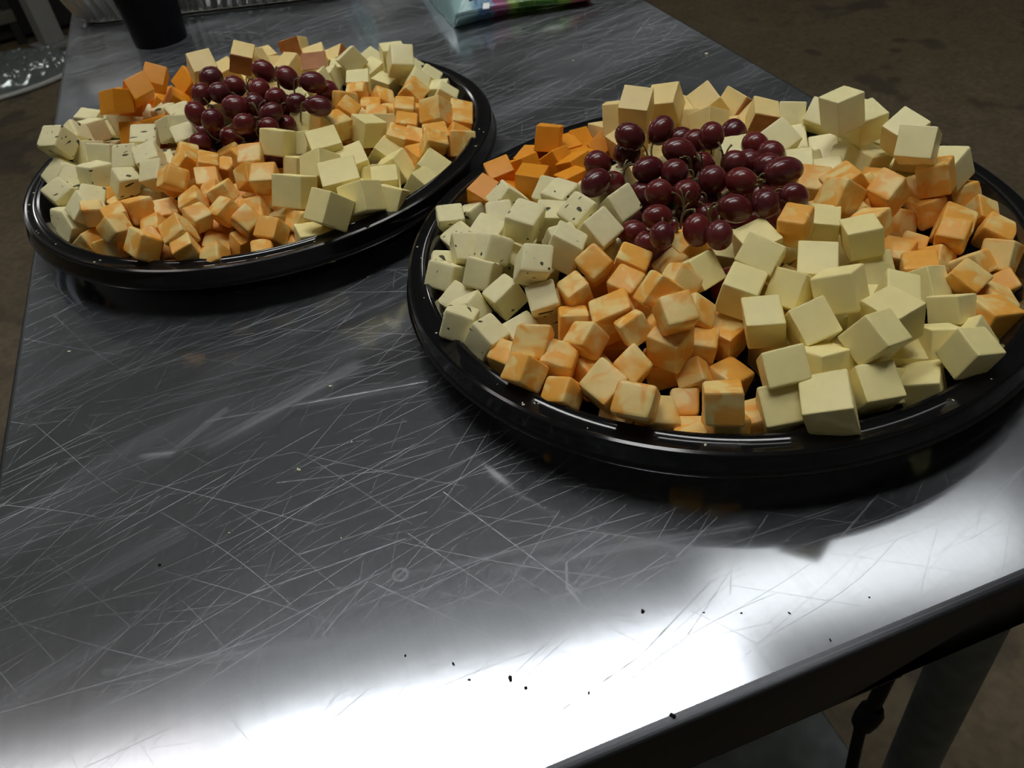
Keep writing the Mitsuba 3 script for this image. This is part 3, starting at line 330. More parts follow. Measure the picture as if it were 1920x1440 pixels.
'L': '''P,2,-1269,958,425,256,-112,2722,874,895,913;P,2,-1241,733,440,-129,-197,-2572,944,910,855;P,2,-1331,533,494,-33,-921,1473,874,872,899;P,2,-1108,1140,348,461,-291,2928,928,936,938;P,2,-1092,923,354,683,764,-2014,863,854,871;P,2,-892,1129,286,93,-789,2928,929,936,938;P,2,-798,-50,558,316,-665,2953,905,924,931;P,2,-604,245,489,-1014,-1224,2179,898,878,904;P,2,-520,49,471,211,695,-2956,821,880,903;P,2,-701,1030,304,890,-15,2598,853,881,904;P,1,-668,657,432,-188,-94,399,897,955,969;P,1,-539,494,459,254,51,283,961,950,904;P,2,-777,-331,536,-125,-587,3027,840,887,907;P,2,-923,-219,525,-269,-1080,2597,904,901,917;P,2,-1133,151,446,-168,-1436,2322,925,910,923;P,2,-1265,368,408,-862,-1205,2230,909,888,909;P,2,-746,-504,483,-412,-721,2555,851,844,881;P,2,-1459,187,359,941,387,-2744,1051,987,974;P,2,-1351,-12,382,114,-861,2366,885,870,896;P,2,-1448,-199,385,285,614,-2597,841,824,823;P,2,-1249,-614,421,973,320,-2688,835,868,896;P,2,-1241,-408,373,711,-634,2878,848,895,913;P,1,-1193,-127,419,-191,221,693,958,996,964;P,2,-978,-422,455,-514,390,-2756,804,822,815;P,1,-1449,-376,259,-189,341,645,945,988,975;P,1,-1374,-568,283,392,568,400,965,899,899;P,1,-950,15,340,93,329,307,983,960,933;P,1,-1422,321,556,112,-444,846,936,988,956;P,1,-970,760,454,-401,70,1256,925,946,911;P,1,-757,-180,390,376,293,98,938,988,981;M,2,-906,-812,408,-94,-312,-2796,825,835,849;M,2,-1059,-853,409,-2,189,-2877,741,789,807;M,2,-1056,-1035,436,-841,791,-2292,743,722,766;M,2,-1195,-752,441,-264,122,-2949,672,719,719;M,2,-1281,-792,260,-617,1091,-2069,787,754,787;M,2,-888,-1314,409,-516,-818,2047,825,819,826;M,2,-869,-1135,350,76,865,-2687,689,668,702;M,2,-669,-1278,414,702,634,-2900,787,807,819;M,2,-648,-1419,354,389,184,-3042,709,770,795;M,2,-829,-969,327,-116,-533,1296,741,741,777;M,2,-748,-835,346,-203,599,-3042,740,789,807;M,1,-809,-1223,264,510,622,455,864,828,807;M,1,-953,-1046,210,-69,-47,268,789,871,797;M,1,-1090,-294,288,-602,615,809,838,881,863;M,2,-655,-660,488,-661,-485,2626,742,749,782;M,2,-612,-817,560,259,962,-1823,735,706,746;M,2,-547,-412,478,-297,-645,1609,765,732,771;M,2,-548,-256,453,915,-200,2958,713,772,796;M,2,-413,-550,477,605,-265,2902,720,778,800;M,2,-430,-696,427,6,-549,2953,776,805,817;M,2,-413,-846,399,-574,-401,2644,719,736,774;M,2,-550,-984,432,-137,-363,1482,800,784,805;M,1,-304,-419,346,129,-90,902,884,810,856;M,2,-151,-880,471,-1080,-837,2408,774,760,790;M,2,-60,-1054,514,-34,-576,2837,820,828,832;M,2,-353,-1007,463,1531,-3,2193,670,747,782;M,2,-115,-728,518,164,-579,2857,809,823,828;M,1,-181,-521,189,85,-138,876,880,866,788;M,1,-127,-805,258,-107,-269,457,798,793,886;M,1,-264,-690,230,357,-355,733,826,824,840;M,1,-255,-226,353,-137,-220,-4,831,818,849;M,2,-542,-1150,415,-168,555,-2606,711,741,750;M,2,-365,-1179,425,546,-37,-2612,756,741,698;M,2,-250,-1325,398,115,917,-2338,743,759,782;M,2,-117,-1427,340,705,396,-2219,737,778,796;M,2,76,-1353,319,-585,-995,1876,771,732,772;M,2,-491,-1238,207,434,-268,2816,895,866,855;M,2,-498,-1510,298,-1622,686,-2518,723,734,774;M,2,-208,-1556,261,26,-260,2983,696,764,791;M,1,-314,-1322,230,187,252,427,793,808,844;M,1,-190,-1133,337,319,-637,1260,833,854,878;M,1,-63,-1394,190,204,-234,1359,885,849,796;Y,2,340,-204,466,-513,-196,-2264,946,907,838;Y,2,92,-623,553,-529,-168,-2097,965,928,887;Y,2,312,-391,377,-797,-886,2036,949,886,950;Y,2,403,-619,427,-67,-498,3088,1098,1078,1071;Y,2,750,-390,378,-693,-1195,1617,986,960,999;Y,2,871,-227,315,-1139,-953,1874,951,919,974;Y,2,542,-785,324,158,460,-3068,1084,1071,1067;Y,2,307,-982,453,-813,-867,2331,1012,995,1020;Y,2,402,-1236,443,-66,-432,3056,1236,1141,1110;Y,2,478,-1494,430,-861,-1181,2323,1012,984,1014;Y,2,95,-1230,465,-408,-1341,2147,1055,1045,1051;Y,2,258,-1569,452,-577,-781,1994,1036,1024,1038;Y,2,681,-994,256,-1132,-905,1978,1067,1069,1065;Y,2,676,-1229,340,175,-178,2986,888,973,1005;Y,2,803,-560,225,831,-346,2379,906,982,1011;Y,2,827,-801,224,1330,-369,2187,973,1015,1032;Y,2,1046,-998,238,640,-489,2306,970,1014,1031;Y,2,930,-1164,228,739,-78,2194,848,939,983;Y,2,661,-1446,344,-677,-54,-2046,963,911,841;Y,1,33,-1170,222,-233,-82,840,1120,1073,1119;Y,1,112,-1535,234,-21,218,72,1087,1021,1066;Y,1,317,-1417,253,637,-163,443,1112,1082,1022;Y,1,476,-1082,227,-22,358,396,1085,1007,1056;Y,1,252,-726,205,-39,-96,924,1110,1027,1016;Y,2,188,-814,414,-911,-1056,1844,920,836,919;N,2,1231,93,383,828,-657,2182,826,862,875;N,2,1081,-195,374,195,-381,2789,794,847,867;N,2,1046,-338,314,305,-270,2762,828,865,878;N,2,1282,-399,389,-731,-959,2337,919,918,911;N,2,1490,-315,277,238,-318,2791,871,886,891;N,2,1442,-460,276,337,-343,2838,791,844,865;N,2,1363,-607,232,636,-814,2614,852,873,883;N,2,1194,-656,305,104,-302,2997,883,892,895;N,2,1131,-838,350,614,-362,2908,815,855,872;N,2,938,-457,287,483,-324,2583,760,828,855;N,2,1059,-508,259,13,564,-2000,804,782,800;N,2,886,5,270,255,-350,2793,870,886,892;N,2,877,179,289,196,-131,2898,811,854,871;N,2,1006,325,287,847,-706,2896,770,813,845;N,2,822,346,366,-24,-179,2748,768,827,853;N,2,639,-222,478,845,-290,2515,753,825,853;N,2,675,-25,489,-939,-963,1797,811,757,811;N,1,1041,138,208,-15,310,429,879,917,950;N,1,1422,-136,205,74,-289,254,900,946,927;N,1,1345,-781,273,-85,570,1422,854,937,951;N,1,1025,-725,211,146,251,357,852,923,878;N,1,1204,-85,258,15,423,555,876,848,943;W,2,1105,1144,302,614,-288,2316,930,940,945;W,2,1004,967,310,-635,349,-3036,855,893,915;W,2,830,1159,294,213,-175,2815,909,921,933;W,2,666,801,371,1585,-419,2240,869,914,929;W,2,872,502,387,43,-262,2868,936,946,949;W,2,1111,615,283,209,-183,2286,899,914,922;W,2,1165,986,219,586,-150,2580,817,873,903;W,2,1335,563,303,-734,-766,1792,872,821,871;W,2,1370,763,295,864,-285,2654,862,900,920;W,2,1419,389,337,860,-220,2539,821,864,898;W,2,1302,267,370,979,-286,2588,803,851,891;W,2,1466,201,280,-126,-124,2691,830,882,907;W,2,1465,30,302,742,-206,2610,824,879,903;W,1,1234,726,466,161,-18,1494,946,965,1010;W,1,1248,497,501,730,-365,1355,965,947,923;W,1,894,774,496,-211,-551,47,907,914,902;W,1,638,1319,242,743,-59,834,972,1004,937;W,1,570,651,409,-417,-246,946,967,915,926;W,1,1045,778,349,229,-296,282,991,949,928;G,2,509,1417,476,-636,-1540,2351,971,969,976;G,2,643,1211,429,-141,-218,3026,940,960,969;G,2,602,1019,407,35,-592,2904,1038,1009,997;G,2,843,1348,326,-586,-333,2575,908,926,948;G,2,287,1325,364,-617,516,-2705,947,958,969;G,2,236,1483,427,-102,310,-2850,853,909,937;G,2,41,868,687,9,554,-1794,898,867,885;G,2,-109,1178,490,302,291,-2857,842,910,937;G,1,-284,846,684,613,175,197,962,933,1016;G,1,421,1176,407,15,-434,591,929,965,1019;G,1,130,1021,567,-607,69,1202,933,988,957;K,2,-655,852,685,375,916,-1872,817,851,841;K,2,-434,1079,519,25,-996,1689,866,863,868;K,2,-889,1010,514,-267,-904,2142,811,772,811;K,2,-827,1358,345,460,-110,2078,813,806,832;K,2,-670,1442,295,-31,245,-3000,803,839,852;K,2,-689,1233,305,943,-25,2405,844,857,864;K,2,-485,1394,219,-768,-955,2256,832,816,838;K,1,-460,1242,381,218,-164,696,854,921,833;K,1,-940,420,718,-330,369,712,858,874,829;K,1,-767,508,739,-664,-171,368,871,847,839;K,1,-884,622,631,-88,373,211,862,863,898;g,2,-233,633,663,-1604,2340,456,975,937,937;g,2,6,1671,374,-2249,550,-273,1042,950,950;g,2,170,522,662,-1948,991,438,1008,817,817;g,1,-85,1532,359,-2190,244,358,1068,974,974;g,2,-80,357,656,-2097,745,279,912,796,796;g,2,-122,14,630,-2175,573,167,1014,879,879;g,2,88,189,640,-1605,2011,509,971,818,818;g,2,321,244,663,-1757,1044,664,982,795,795;g,2,476,55,662,-2166,367,341,1034,793,793;g,2,440,-429,661,-2188,813,-67,1040,748,748;g,2,307,-173,620,-2245,455,-72,820,747,747;g,2,105,-308,640,-2254,75,-563,973,746,746;g,2,-293,-196,657,-1117,1721,894,817,785,785;g,2,-394,-37,663,-1704,1472,558,930,753,753;g,2,-330,333,662,-1349,2021,715,865,788,788;g,2,-200,290,660,-2236,394,55,865,788,788;g,1,-220,-88,461,-2235,390,64,818,745,745;g,1,-414,204,427,-1804,1613,393,831,758,758;g,1,-241,-50,342,-2243,609,-401,793,723,723;g,2,64,-423,595,-2242,614,-412,783,714,714;g,1,184,-270,518,-2232,665,-526,824,751,751;g,1,510,-113,431,-2235,387,70,825,752,752;g,1,575,119,548,-2157,172,498,879,802,802;g,2,181,-21,637,-2233,661,-516,845,770,770;g,2,21,26,618,-1738,1518,506,847,772,772;g,1,-440,-129,489,-2236,394,56,814,743,743;g,2,-92,-427,663,-2247,578,-333,796,725,725;g,1,351,1498,260,-2044,988,264,1061,968,968;g,0,-50,103,412,146,39,728,1150,1050,1050;K,0,-787,861,268,123,-88,611,835,835,835;P,0,-1163,747,228,-190,208,1184,897,897,897;Y,0,460,-525,232,192,-56,895,1087,1087,1087;W,0,302,493,422,-746,-530,598,935,935,935;g,0,398,47,401,-72,-33,298,1150,1050,1050;N,0,718,69,309,553,-86,468,859,859,859;g,0,41,374,418,-168,-169,686,1150,1050,1050;P,0,-692,168,267,-182,-5,104,916,916,916;G,0,-40,966,319,77,140,676,967,967,967;M,0,-1051,-693,274,4,27,40,810,810,810;G,0,-279,819,261,-142,261,959,963,963,963;P,0,-848,-395,259,-106,344,1070,904,904,904;M,0,-539,-607,239,-164,152,680,824,824,824;K,0,-929,399,455,-533,210,163,873,873,873;M,0,-463,-1059,280,125,-338,1305,836,836,836;g,0,-345,352,351,-134,-75,1389,1150,1050,1050;K,0,-429,1009,319,-98,269,215,851,851,851;K,0,-802,395,209,-44,94,1120,837,837,837;N,0,571,211,226,-433,-43,270,880,880,880;G,0,196,595,258,-103,-84,619,946,946,946;M,0,-534,-853,269,-398,73,1186,812,812,812;Y,0,217,-988,234,-113,316,927,1036,1036,1036;K,0,-861,654,295,34,-218,527,876,876,876;G,0,-180,790,438,83,249,520,969,969,969;N,0,651,-308,212,-46,7,282,862,862,862;M,0,13,-917,201,-44,-463,286,797,797,797;G,0,-366,637,348,-179,52,634,1004,1004,1004;g,0,219,-173,266,-424,-374,921,1150,1050,1050;g,0,-16,-76,277,280,2,673,1150,1050,1050;G,0,39,749,231,414,26,638,957,957,957;g,0,169,163,302,-127,-109,686,1150,1050,1050;M,0,-637,-1113,232,143,-81,1492,804,804,804;M,0,-332,-902,198,-102,-231,88,849,849,849;G,0,-192,514,442,-182,-99,1024,967,967,967;P,0,-1212,130,264,-35,423,444,964,964,964;g,0,77,-388,353,-198,227,460,1150,1050,1050;G,0,240,917,291,146,123,280,948,948,948;g,0,-446,-53,299,496,224,324,1150,1050,1050;K,0,-735,424,453,-294,-29,20,895,895,895;G,0,659,1050,201,16,-12,963,1007,1007,1007;K,0,-1011,356,245,-336,-335,192,893,893,893;K,0,-1028,556,240,-172,-43,661,889,889,889;M,0,-152,-536,449,39,82,331,834,834,834;M,0,-556,-400,301,-122,6,1511,806,806,806;G,0,-92,606,264,-15,-38,443,958,958,958;P,0,-893,-153,221,117,-136,1430,935,935,935;M,0,-758,-590,202,252,59,511,853,853,853;P,0,-670,710,225,-447,138,426,911,911,911;N,0,529,-367,458,266,201,538,884,884,884;K,0,-571,885,441,-434,-620,1439,852,852,852;M,0,-13,-669,308,-349,221,656,823,823,823;G,0,-243,1169,248,-356,-28,1507,962,962,962;G,0,-21,1275,316,-8,224,731,978,978,978;g,0,208,234,465,-132,-41,857,1150,1050,1050;P,0,-1368,-149,206,-162,-18,724,903,903,903;N,0,562,-3,247,309,-281,256,925,925,925;G,0,126,1418,241,251,87,1176,1001,1001,1001;g,0,464,-233,258,196,-102,903,1150,1050,1050;N,0,747,370,208,134,-137,945,891,891,891;K,0,-538,414,274,189,115,1559,856,856,856;M,0,-1149,-967,261,-365,343,1345,824,824,824;M,0,-557,-223,220,203,-144,1082,807,807,807;W,0,493,811,247,-62,-370,1019,912,912,912;N,0,549,241,421,138,287,1522,918,918,918;M,0,-892,-741,219,589,-470,1169,811,811,811;M,0,-1049,-481,290,155,-23,503,835,835,835;P,0,-1296,536,247,-207,502,104,939,939,939;G,0,70,1122,316,65,32,634,957,957,957''',
}
NAME = {'P': 'pepper_cheese_cube', 'M': 'marbled_cheese_cube', 'N': 'marbled_cheese_cube', 'Y': 'yellow_cheese_cube', 'W': 'white_cheese_cube', 'G': 'smoked_cheese_cube', 'K': 'cheddar_cube'}
LOOK = {'P': 'pepper-flecked cream cube', 'M': 'orange-marbled cheese cube', 'N': 'orange-marbled cheese cube', 'Y': 'smooth pale yellow cheese cube',
        'W': 'glossy ivory cheese cube', 'G': 'pale smoked cheese cube', 'K': 'deep orange cheddar cube'}
HEAP = {'P': 'left-hand heap', 'M': 'front heap', 'N': 'right-hand heap', 'Y': 'front-right heap', 'W': 'back-right heap', 'G': 'back heap', 'K': 'back-left heap'}
RIND = {('L', 'G', 0): 'front', ('L', 'G', 1): 'front', ('L', 'G', 2): (-1, -.3), ('L', 'G', 3): (1, .1), ('L', 'G', 6): (1, .2), ('R', 'G', 4): (1, -1), ('R', 'G', 6): (1, .2)}
ROUND = {'P': .0020, 'M': .0019, 'N': .0019, 'Y': .0011, 'W': .0013, 'G': .0010, 'K': .0009}
rng = np.random.default_rng(7)
def cube_mesh(h, kind):
    m = rbox(h, ROUND[kind] * rng.uniform(.7, 1.3), 2)
    V = m.vertices.copy()
    n = V / h
    k = {'P': .05, 'M': .055, 'N': .055, 'Y': .03, 'W': .05, 'G': .04, 'K': .04}[kind]
    A = rng.normal(0, k, (3, 3)); np.fill_diagonal(A, 0)
    V = V + (n @ A.T) * h.mean() * .8 + (n[:, [1, 2, 0]] * n[:, [2, 0, 1]]) * rng.normal(0, k * .5, 3) * h.mean()
    amp = {'P': .00035, 'M': .0003, 'N': .0003, 'Y': .00010, 'W': .0002, 'G': .00012, 'K': .00012}[kind]
    q = V * 260 + rng.uniform(0, 90, 3)
    V += np.stack([meshkit.noise(q + 7 * a) - .0 for a in range(3)], -1) * amp
    return trimesh.Trimesh(V, m.faces, process=False)
TWIGS = {'R': [(0.0018, 0.0276, 0.0668), (0.019, 0.0219, 0.067), (0.0047, 0.0212, 0.0661), (-0.0231, -0.0088, 0.0665), (-0.0183, -0.0271, 0.0674), (-0.0371, 0.037, 0.0682), (-0.0334, -0.0243, 0.0683), (0.0194, -0.0155, 0.0665)], 'L': [(0.0009, 0.0356, 0.0678), (-0.0033, -0.04, 0.0683), (-0.0282, 0.0051, 0.0669), (0.0027, -0.0121, 0.065)]}
cubes = []
for t, rows in DATA.items():
    cx, cy = TRAYS[t]
    bunch = None; gi = 0; stems = []
    for row in rows.strip().split(';'):
        f = row.split(','); kind = f[0]; v = int(f[1]); w = [int(q) for q in f[2:]]
        c = np.array([cx, cy, TZ]) + np.array(w[:3]) * 1e-4; R = rotvec(np.array(w[3:6]) * 1e-3); h = np.array(w[6:9]) * 1e-5
        if kind == 'g':
            if bunch is None:
                bunch = num('grape_bunch')
                tag(bunch, f'bunch of dark red grapes in the middle of the {WHERE[t]} platter', 'grapes')
            s = trimesh.creation.icosphere(3, 1.0); V = s.vertices
            V = V * h * (1 + .05 * V[:, :1] * rng.uniform(-1, 1))
            V += np.stack([meshkit.noise(V * 160 + rng.uniform(0, 50, 3)) for a in range(3)], -1) * .0003
            V = V @ R.T + c
            k = bunch + '__grape' + (f'_{gi:03d}' if gi else ''); gi += 1
            uv = np.tile(rng.uniform(0, 1, 2), (len(V), 1))
            obj(k, trimesh.Trimesh(V, s.faces, process=False), 'grape_skin', True, uv=uv)
            if v == 2: stems.append((c, R, h))
            continue
        cubes.append((t, kind, v, c, R, h))
    # woody stems: a main stalk through the bunch with side twigs to the grapes
    cen = np.mean([s[0] for s in stems], 0) + [0, 0, -.004]
    si = 0
    order = np.argsort([np.linalg.norm((s[0] - cen)[:2]) for s in stems])
    for q in order:
        c, R, h = stems[q]
        e = R[:, 0] * (1 if R[:, 0] @ (cen - c) > 0 else -1)
        tip = c + e * h[0] * .97
        low = tip + (cen - tip) * .18; low[2] = tip[2] - .016
        pts = bezier([tip, tip + e * .004 + [0, 0, .0012], tip + e * .005 + [0, 0, -.006], low], 9)
        k = bunch + '__stem' + (f'_{si:03d}' if si else ''); si += 1
        obj(k, tube(pts, np.linspace(.0005, .0007, 9), 6), 'grape_stem', True)
    for (x, y, z) in TWIGS[t]:                    # bare twigs where grapes were picked
        b0 = np.array([cx + x, cy + y, TZ + z])
        for q in range(3):
            d = np.array([rng.normal(0, 1), rng.normal(0, 1), rng.uniform(.1, .9)]); d /= np.linalg.norm(d)
            L = rng.uniform(.004, .008)
            pts = bezier([b0 - [0, 0, .010], b0, b0 + d * L * .6 + [0, 0, .001], b0 + d * L], 8)
            k = bunch + '__stem' + (f'_{si:03d}' if si else ''); si += 1
            obj(k, tube(pts, [.0006, .0006, .0005, .0005, .0005, .0005, .0006, .0008], 6), 'grape_stem', True)
    a = np.array([cen + d for d in ([-.03, -.008, -.014], [-.015, .006, -.012], [.012, -.004, -.012], [.03, .010, -.014])])
    obj(bunch + '__main_stalk', tube(bezier(a, 14), np.linspace(.0022, .0015, 14), 8), 'grape_stem', True)

# names and labels: each well visible piece is told apart by its place in its heap
ORD = 'first second third fourth fifth sixth seventh eighth ninth tenth eleventh twelfth thirteenth fourteenth fifteenth sixteenth seventeenth eighteenth nineteenth twentieth'.split()
place, rank = {}, {}
for i, (t, kind, v, c, R, h) in enumerate(cubes):
    rr = np.linalg.norm(c[:2] - np.array(TRAYS[t]))
    place[i] = 'by the grapes' if rr < .078 else ('by the rim' if rr > .126 else 'in the middle')
for key in {(c[0], c[1], place[i]) for i, c in enumerate(cubes)}:
    ids = sorted([i for i, c in enumerate(cubes) if c[2] == 2 and (c[0], c[1], place[i]) == key], key=lambda i: to_px(cubes[i][3][None])[0, 0])
    for n, i in enumerate(ids):
        rank[i] = 'the only one' if len(ids) == 1 else ('leftmost' if n == 0 else ('rightmost' if n == len(ids) - 1 else ORD[n] + ' from left'))
gcount = {}
for i, (t, kind, v, c, R, h) in enumerate(cubes):
    k = num(NAME[kind])
    m = cube_mesh(h, kind); V = m.vertices @ R.T + c
    uv = np.tile(rng.uniform(0, 1, 2), (len(V), 1))
    gi = gcount.get((t, kind), 0); gcount[(t, kind)] = gi + 1
    rd = RIND.get((t, kind, gi))
    body = k + '__cheese' if rd is not None else k
    obj(body, trimesh.Trimesh(V, m.faces, process=False), 'cheese_' + ('M' if kind == 'N' else kind), True, uv=uv)
    look = LOOK[kind]
    if rd is not None:
        s0, _ = to_px(c[None])[0], 0
        best, bi = -9, None
        for a in range(3):
            for sg in (1, -1):
                nrm = R[:, a] * sg
                s1 = to_px((c + nrm * .01)[None])[0] - s0
                face = nrm @ (CAM - c) / np.linalg.norm(CAM - c)
                sc = face if rd == 'front' else ((s1 / (np.linalg.norm(s1) + 1e-9)) @ (np.array(rd) / np.linalg.norm(rd)) + (0 if face > .1 else -2))
                if sc > best: best, bi = sc, (a, sg)
        a, sg = bi
        hh = h * 1.0; hh[a] = .0007
        pm = rbox(hh, .0006, 1); off = np.zeros(3); off[a] = sg * h[a] * 1.02
        obj(k + '__rind', trimesh.Trimesh((pm.vertices + off) @ R.T + c, pm.faces, process=False), 'cheese_rind', True)
        labels[k + '__rind'] = {'label': 'brown smoked rind'}
        look = 'smoked cube with brown rind'
    heap = f'{HEAP[kind]} of {WHERE[t]} platter'
    g = f'{NAME[kind].replace("_", " ")}s in the {heap}'
    if i in rank:
        tag(k, f'{look}, {rank[i]} {place[i]}, {heap}', 'cheese', g)
    else:
        tag(k, f'{look} half hidden, {heap}', 'cheese', g)

# ------------------------------------------------------------------ things at the far end of the table
rng = np.random.default_rng(21)
def foil_pan():
    """Ribbed aluminium pan: flared, wrinkled walls, rounded corners, rolled rim."""
    n = 560; L, W, cr = 0.20, 0.17, 0.045
    s = np.linspace(0, 2 * np.pi, n, endpoint=False)
    def loop(l, w, c, z, amp):
        # rounded rectangle by arc length
        segs = [(2 * (l - c)), (np.pi / 2 * c), (2 * (w - c)), (np.pi / 2 * c)] * 2
        tot = sum(segs[:4]) * 2; d = np.linspace(0, tot, n, endpoint=False); P = []
        for q in d:
            k = 0
            while q > segs[k % 8] and k < 7: q -= segs[k % 8]; k += 1
            k %= 8
            if k == 0: p, a = (-(l - c) + q, -w), -90
            elif k == 1: a = -90 + 90 * q / segs[1]; p = (l - c + c * math.cos(math.radians(a)), -(w - c) + c * math.sin(math.radians(a)))
            elif k == 2: p, a = (l, -(w - c) + q), 0
            elif k == 3: a = 90 * q / segs[3]; p = (l - c + c * math.cos(math.radians(a)), w - c + c * math.sin(math.radians(a)))
            elif k == 4: p, a = (l - c - q, w), 90
            elif k == 5: a = 90 + 90 * q / segs[5]; p = (-(l - c) + c * math.cos(math.radians(a)), w - c + c * math.sin(math.radians(a)))
            elif k == 6: p, a = (-l, w - c - q), 180
            else: a = 180 + 90 * q / segs[7]; p = (-(l - c) + c * math.cos(math.radians(a)), -(w - c) + c * math.sin(math.radians(a)))
            rib = amp * math.sin(d[len(P)] * 2 * np.pi / 0.0125)
            P.append((p[0] + rib * math.cos(math.radians(a)), p[1] + rib * math.sin(math.radians(a)), z))
        return P
    rows = [loop(L - .028, W - .028, cr * .7, .0015, 0), loop(L - .021, W - .021, cr * .75, .0035, .0002), loop(L - .019, W - .019, cr * .8, .008, .0016), loop(L - .010, W - .010, cr * .9, .035, .0018),
            loop(L - .003, W - .003, cr, .060, .0014), loop(L, W, cr, .066, .0002), loop(L + .010, W + .010, cr, .067, 0), loop(L + .012, W + .012, cr, .064, 0), loop(L + .009, W + .009, cr, .0615, 0)]
    V = np.concatenate(rows + [[(0, 0, .0015)]]); F = []
    k = len(rows)
    for r in range(k - 1):
        for j in range(n):
            a, b = r * n + j, r * n + (j + 1) % n
            F += [[a, b, b + n], [a, b + n, a + n]]
    for j in range(n): F.append([k * n, (j + 1) % n, j])
    V = V + np.stack([meshkit.noise(V * 45 + 9 * a) - .0 for a in range(3)], -1) * [.0025, .0025, .0006] * (V[:, 2:] > .003)
    return trimesh.Trimesh(V, F, process=False)
scene['foil'] = two({'type': 'principled', 'base_color': rgb(.90, .89, .85), 'metallic': 1.0, 'roughness': .30})
pan = foil_pan()
ax = np.array([.9376, -.3477, 0]); ay = np.array([.3477, .9376, 0])
corner = np.array([-.156, 1.198, 0])               # near left corner of the pan's bottom
o = corner + ax * .155 + ay * .142
pan.vertices = pan.vertices[:, :1] * ax + pan.vertices[:, 1:2] * ay + pan.vertices[:, 2:] * [0, 0, 1] + o + [0, 0, TZ]
obj('foil_pan', pan, 'foil', 40)
tag('foil_pan', 'ribbed aluminium foil pan at the far end of the steel table', 'baking pan')
cup = lathe([(0, .0), (.0275, 0), (.0295, .002), (.0300, .010), (.0325, .040), (.036, .080), (.040, .125), (.0408, .130), (.0398, .1305), (.0385, .124), (.034, .075), (.0285, .012), (0, .010)], 64)
cup.apply_translation([-.075, 1.072, TZ]); obj('tumbler', cup, 'black_matte', 35)
tag('tumbler', 'tall black tapered tumbler in front of the foil pan', 'cup')

# bag of grapes: pillow pouch lying on the table, its printed front edge lifted
A = np.array([.223, .872, 0]); bx = np.array([.999, -.03, 0]); by = np.array([.03, .999, 0]); BW, BL = .150, .215
def bag_top(u, v):
    e = np.minimum(np.minimum(u, 1 - u) * 5, 1)
    body = .052 * np.sin(np.clip(v * 1.08 - .02, 0, 1) * np.pi) ** .6 * (1 - (1 - e) ** 2) ** .5
    lip = .018 * np.exp(-(v / .06) ** 2) * (1 - .55 * u)
    return np.maximum(body, lip) + .002 + .0022 * meshkit.noise(np.stack([u * 9, v * 13, u * 0], -1)) 
nu, nv = 60, 80
U, Vv = np.meshgrid(np.linspace(0, 1, nu), np.linspace(0, 1, nv), indexing='ij')
top = bag_top(U.ravel(), Vv.ravel()).reshape(nu, nv)
skew = (.012 * (1 - Vv) * np.sin(U * 5))
PT = A + bx * (U * BW)[..., None] + by * (Vv * BL + skew * .5)[..., None] + np.array([0, 0, 1.0]) * (top + TZ)[..., None]
bot = np.maximum(.0006, top * (.93 if False else 0) + np.maximum(0, (.017 * np.exp(-(Vv / .06) ** 2) * (1 - .55 * U)) - .0016))
PB = A + bx * (U * BW)[..., None] + by * (Vv * BL + skew * .5)[..., None] + np.array([0, 0, 1.0]) * (bot + TZ)[..., None]
idx = np.arange(nu * nv).reshape(nu, nv)
quad = np.stack([idx[:-1, :-1], idx[1:, :-1], idx[1:, 1:], idx[:-1, 1:]], -1)
win = (U[:-1, :-1] > .13) & (U[:-1, :-1] < .9) & (Vv[:-1, :-1] > .065) & (Vv[:-1, :-1] < .8)
def tri(q): return np.concatenate([q[:, [0, 1, 2]], q[:, [0, 2, 3]]])
uvs = np.stack([U.ravel(), Vv.ravel()], -1)
def bagprint(p, n, uv):
    u, v = uv.x, uv.y
    a = fbm(u * 9, v * 12, 2.0); b = fbm(u * 14 + 3, v * 20, 5.0)
    blue = mix((.05, .16, .36), (.30, .48, .58), smoothstep(.35, .65, b))
    pink = mix(blue, mi.Color3f(.32, .10, .20), smoothstep(.55, .68, a))
    green = mix((.035, .13, .015), (.26, .42, .06), smoothstep(.4, .62, b))
    red = mix((.16, .012, .02), (.38, .06, .08), smoothstep(.4, .6, b))
    c = mix(mix(.55 * mi.Color3f(.5, .85, .85) + .1 * b, pink, smoothstep(.10, .2, u)), green, smoothstep(.38, .46, u + .08 * (a - .5)))
    c = mix(c, red, smoothstep(.80, .86, u))
    txt = smoothstep(.55, .6, noise(u * 160, v * 260)) * smoothstep(.60, .62, u) * (1 - smoothstep(.76, .78, u)) * smoothstep(.05, .06, v) * (1 - smoothstep(.11, .12, v))
    return mix(c, mi.Color3f(.75, .78, .75), txt * .8)
scene['bag_print'] = two({'type': 'principled', 'base_color': proc(bagprint), 'roughness': .28, 'specular': .5})
scene['bag_film'] = {'type': 'thindielectric'}
scene['bag_white'] = two({'type': 'principled', 'base_color': rgb(.85, .85, .83), 'roughness': .3})
V2 = np.concatenate([PT.reshape(-1, 3), PB.reshape(-1, 3)])
F2 = np.concatenate([tri(quad[~win]), tri((quad + nu * nv).reshape(-1, 4)[:, ::-1])])
rim = []
for line in (idx[:, 0], idx[-1, :], idx[::-1, -1], idx[0, ::-1]):
    for a, b in zip(line[:-1], line[1:]): rim += [[a, a + nu * nv, b], [b, a + nu * nv, b + nu * nv]]
obj('grape_bag__printed_film', trimesh.Trimesh(V2, np.concatenate([F2, rim]), process=False), 'bag_print', True, uv=np.concatenate([uvs, uvs]))
obj('grape_bag__clear_window', trimesh.Trimesh(PT.reshape(-1, 3), tri(quad[win]), process=False), 'bag_film', True)
labels['grape_bag__clear_window'] = {'label': 'clear window of the bag'}
tab_ = rbox([.0035, .009, .0006], .0004); tab_.apply_transform(trimesh.transformations.rotation_matrix(-.35, [0, 0, 1])); tab_.apply_translation(A + bx * .033 + by * .001 + [0, 0, TZ + .0205])
